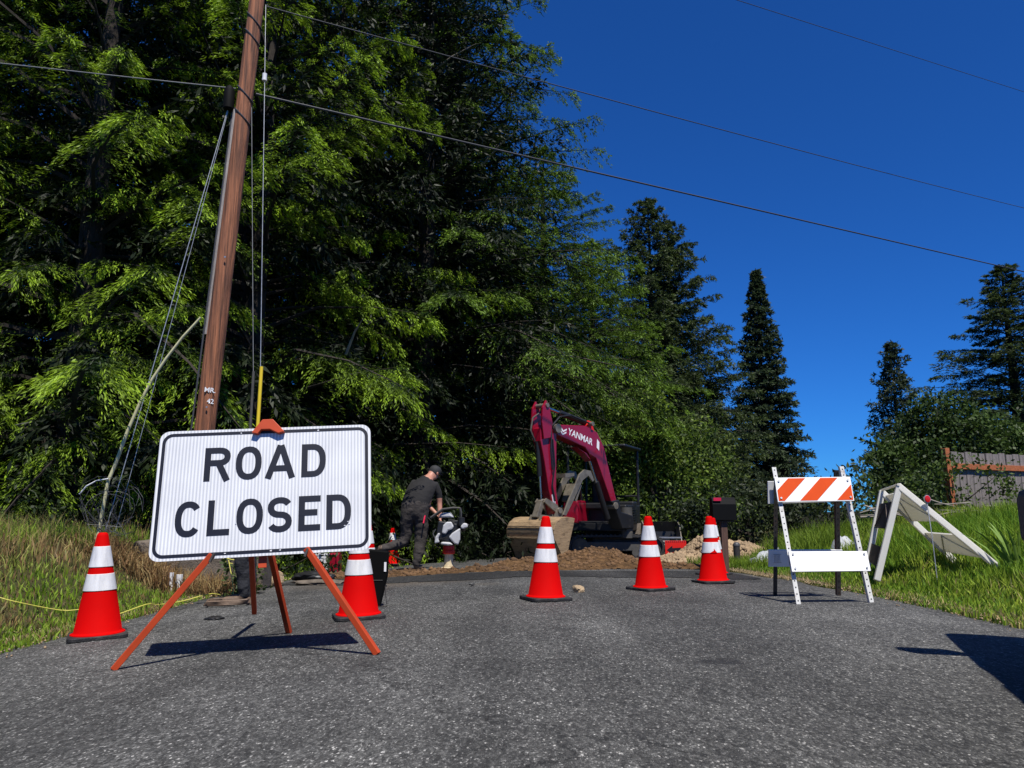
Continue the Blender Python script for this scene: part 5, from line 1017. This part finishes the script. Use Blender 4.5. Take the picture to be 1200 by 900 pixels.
make_kind('dark_fir', 18.0, .3, 41, Rm=4.0, z0=.2, nb=190, nt=30, nl=15, ll=.20, lw=.026, tip=(.020, .034, .007), dark=(.006, .012, .004), droop=.5, rise=.25, hang=.8, twl=.34, power=.55)  # near-black needles: the unlit depth of the wood is put into the colour
G1, G2, G3 = 'bright spruces along the left bank', 'tall firs at the road end', 'dark firs deep in the wood'
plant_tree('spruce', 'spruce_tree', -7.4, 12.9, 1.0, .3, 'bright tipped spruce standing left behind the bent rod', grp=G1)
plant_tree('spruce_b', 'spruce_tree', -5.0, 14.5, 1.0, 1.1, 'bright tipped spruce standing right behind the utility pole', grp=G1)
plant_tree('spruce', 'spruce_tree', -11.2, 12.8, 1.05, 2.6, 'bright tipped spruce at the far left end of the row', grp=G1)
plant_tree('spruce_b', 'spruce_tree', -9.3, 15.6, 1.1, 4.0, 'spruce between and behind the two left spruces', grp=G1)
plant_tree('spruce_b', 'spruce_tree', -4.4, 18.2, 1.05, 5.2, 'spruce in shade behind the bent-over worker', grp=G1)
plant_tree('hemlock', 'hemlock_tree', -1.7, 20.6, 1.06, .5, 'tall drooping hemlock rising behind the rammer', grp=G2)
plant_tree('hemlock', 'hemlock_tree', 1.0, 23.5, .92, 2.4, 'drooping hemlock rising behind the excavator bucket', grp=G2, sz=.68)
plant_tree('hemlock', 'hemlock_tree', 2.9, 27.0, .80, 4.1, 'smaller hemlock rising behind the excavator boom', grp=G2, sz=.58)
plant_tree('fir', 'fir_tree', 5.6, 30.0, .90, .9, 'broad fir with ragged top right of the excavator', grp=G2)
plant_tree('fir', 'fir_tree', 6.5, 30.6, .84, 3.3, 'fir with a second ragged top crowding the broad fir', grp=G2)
plant_tree('slim', 'slim_fir', 11.5, 50.0, 1.0, .2, 'far slim pale fir left of the dark spire', grp='far slim firs')
plant_tree('slim', 'slim_fir', 13.4, 50.5, .92, 2.0, 'far slim pale fir tucked against the dark spire', grp='far slim firs')
plant_tree('spire', 'spire_spruce', 11.9, 36.0, .96, 0, 'dark narrow spire-shaped spruce standing alone')
plant_tree('fir', 'fir_tree', 18.6, 28.0, .95, 2.2, 'dark layered fir towering over the board fence', grp='trees behind the board fence', sz=.61)
plant_tree('slim', 'slim_fir', 24.2, 48.0, 1.12, 1.0, 'far slim fir above the round tree', grp='trees behind the board fence')
rr_ = random.Random(17)
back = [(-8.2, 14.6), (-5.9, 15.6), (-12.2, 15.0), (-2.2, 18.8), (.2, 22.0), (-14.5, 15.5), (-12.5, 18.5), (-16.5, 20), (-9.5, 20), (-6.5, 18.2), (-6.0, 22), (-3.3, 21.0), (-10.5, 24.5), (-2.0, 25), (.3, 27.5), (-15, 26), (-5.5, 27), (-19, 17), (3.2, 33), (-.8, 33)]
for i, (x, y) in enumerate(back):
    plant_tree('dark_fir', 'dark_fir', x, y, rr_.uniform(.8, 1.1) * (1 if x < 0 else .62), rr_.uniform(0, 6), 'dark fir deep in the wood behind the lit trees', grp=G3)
# broad-leaved trees and shrubs
def leafy(seed, lumps, nleaf, ll, lw, c0, c1):
    rg = np.random.default_rng(seed); Q = []; C = []
    for (cx, cy, cz, rx, ry, rz) in lumps:
        nc = max(10, int(26 * (rx * ry + rx * rz) ** .75)); u = rg.normal(0, 1, (nc, 3)); u /= np.linalg.norm(u, axis=1, keepdims=True); cc = np.array([cx, cy, cz]) + u * np.array([rx, ry, rz]) * rg.uniform(.55, 1.05, (nc, 1))
        P = (cc[:, None] + rg.normal(0, .16 * (rx * rz) ** .3, (nc, nleaf, 3))).reshape(-1, 3); n = len(P); D = rg.normal(0, 1, (n, 3)); D[:, 2] -= .3
        q = leaf_quads(P, D, ll * rg.uniform(.6, 1.3, n), lw * rg.uniform(.7, 1.2, n), rg, .8); k = np.clip(np.repeat(rg.random(nc), nleaf) + rg.normal(0, .2, n), 0, 1)[:, None]; Q.append(q.reshape(-1, 3)); C.append(np.repeat(np.array(c0) * (1 - k) + np.array(c1) * k, 4, 0))
    return np.concatenate(Q), np.concatenate(C)
def leaf_tree(name, x, y, lumps, nleaf, ll, lw, c0, c1, seed, label, cat, grp=None, tr=.12, dz=-.1):
    r_ = empty(name, (x, y, tz(x, y) + dz), label=label, cat=cat, group=grp); Q, C = leafy(seed, lumps, nleaf, ll, lw, c0, c1); mb = MB(); top = max(l_[2] for l_ in lumps)
    mb.tube([(0, 0, -.3), (.03, .02, top * .3), (.0, .05, top * .8)], [tr, tr * .8, tr * .3], 10)
    for l_ in lumps: mb.tube([(0, 0, min(l_[2] * .4, top * .5)), (l_[0] * .5, l_[1] * .5, l_[2] * .75), (l_[0], l_[1], l_[2] + l_[5] * .3)], [tr * .5, tr * .3, tr * .1], 6)
    mb.build('trunk', 'bark', r_, smooth=60, fix=False); poly_mesh('crown', Q, 4, 'leaf', cols=C, parent=r_); return r_
DG, MG, BG = (.018, .034, .010), (.045, .082, .014), (.10, .16, .018)
leaf_tree('maple_tree', 13.0, 24.0, [(0, 0, 2.0, 1.6, 1.5, 1.3), (-1.2, -.3, 1.4, 1.1, 1.1, 1.1), (1.4, .2, 2.2, 1.5, 1.3, 1.3), (2.8, .3, 2.3, 1.4, 1.2, 1.2), (.4, 0, 3.1, 1.0, 1.0, .8), (-.9, 0, .6, 1.0, 1.0, .8), (1.6, -.4, .8, 1.6, 1.2, .9)], 66, .14, .042, DG, (.07, .12, .02), 3, 'round dark green maple left of the board fence', 'tree', 'trees behind the board fence', .2)
gr = 'leafy bushes behind the excavator'
leaf_tree('bush', 3.9, 21.2, [(0, 0, 1.5, 1.5, 1.2, 1.3), (-1.4, 0, 2.2, 1.3, 1.1, 1.4), (.9, .2, 2.6, 1.2, 1.0, 1.1), (1.7, -.2, .9, 1.1, 1.0, .8), (-.4, 0, 3.4, 1.2, 1.0, 1.0)], 60, .12, .036, (.03, .055, .012), (.16, .24, .028), 5, 'bright leafy bush directly behind the excavator canopy', 'bush', gr)
leaf_tree('bush', 1.1, 21.2, [(0, 0, 1.4, 1.2, 1.0, 1.3), (.9, .2, 2.4, 1.2, 1.0, 1.3), (-.6, .3, 2.9, 1.0, .9, 1.2), (.3, .3, 4.0, 1.0, .9, 1.0)], 56, .12, .032, (.018, .034, .009), (.10, .16, .022), 6, 'leafy bush between the hemlock and the excavator boom', 'bush', gr)
leaf_tree('bush', 5.9, 25.5, [(0, 0, 1.6, 1.5, 1.3, 1.5), (-1.5, 0, 2.4, 1.3, 1.2, 1.5), (1.2, .2, 1.1, 1.0, 1.0, 1.0), (.2, 0, 3.0, 1.1, 1.1, 1.0)], 60, .14, .04, (.026, .042, .014), (.10, .14, .026), 7, 'olive bush left of the dark spire behind the mailbox', 'bush', gr)
leaf_tree('bush', 5.3, 17.5, [(0, 0, .7, 1.3, .9, .8), (1.2, .1, .9, 1.0, .8, .9), (-1.0, .2, .6, .8, .7, .6)], 44, .12, .032, (.016, .028, .012), (.045, .06, .02), 8, 'low dark bush behind the mailbox', 'bush', gr)
leaf_tree('bush', 7.2, 15.0, [(0, 0, .6, 1.2, .8, .7), (1.1, .2, .6, .9, .7, .6)], 40, .11, .03, (.02, .035, .012), (.06, .085, .02), 18, 'low bush on the bank behind the striped barricade', 'bush', gr)
gr = 'bushes at the fence'
leaf_tree('bush', 6.9, 12.2, [(0, 0, .75, .55, .4, .5), (.7, -.15, .8, .35, .3, .35), (-.8, 0, .55, .5, .4, .4)], 34, .075, .022, (.03, .055, .012), (.09, .14, .02), 9, 'small green bush in front of the fence end post', 'bush', gr, .03)
leaf_tree('bush', 9.4, 12.1, [(0, 0, .8, .6, .4, .5), (-.7, -.2, .6, .45, .3, .4)], 34, .075, .022, (.05, .07, .014), (.13, .15, .03), 10, 'small yellowish bush at the foot of the board fence', 'bush', gr, .03)
gr = 'understorey shrubs along the wood'
for i, (x, y, s_) in enumerate(((-6.6, 10.6, .8), (-8.6, 10.4, .9), (-5.2, 11.2, .8), (-3.7, 12.0, .8), (-3.4, 14.6, .9), (-1.9, 17.2, 1.0), (-.2, 18.0, .9), (-11, 11, 1.0))):
    leaf_tree('shrub', x, y, [(0, 0, .6 * s_, .9 * s_, .6, .55 * s_), (.7, .1, .4 * s_, .6, .5, .4), (-.7, .1, .45 * s_, .6, .5, .4)], 30, .085, .022, (.008, .016, .005), (.024, .042, .009), 40 + i, ['dark shrub on the left bank behind the long grass', 'dark shrub at the left end of the bank', 'dark shrub behind the tangle of wire', 'dark shrub behind the concrete block', 'dark shrub behind the white pail', 'dark shrub behind the bent-over worker', 'dark shrub behind the rammer', 'dark shrub at the far left under the spruces'][i], 'shrub', gr, .04)  # leaf colours darkened to stand in for the shade under the trees
leaf_tree('weed', -2.92, 8.45, [(0, 0, .22, .2, .15, .2), (.15, 0, .12, .15, .12, .12)], 26, .06, .02, (.03, .06, .012), (.12, .16, .05), 60, 'leafy green weed under the coiled yellow rope', 'weed', None, .012, 0)
# bare snags sticking out of the firs
for i, (a, b_) in enumerate((((-2.2, 18.6, 12.2), (-.9, 17.4, 12.3)), ((-.8, 18.6, 9.6), (.15, 17.2, 9.9)), ((-3.0, 13.6, 3.6), (-2.6, 13.0, 4.1)))):
    a, b_ = Vector(a), Vector(b_); o = MB().tube([a, a.lerp(b_, .5) + Vector((0, 0, .08)), b_], [.03, .02, .006], 6).build('dead_branch', 'dead_twig', smooth=True); mid = a.lerp(b_, .5)
    tag(o, ['bare pale branch high in the tall hemlock', 'bare pale branch halfway up the hemlock', 'bare pale branch right of the utility pole'][i], 'branch', 'bare branches')
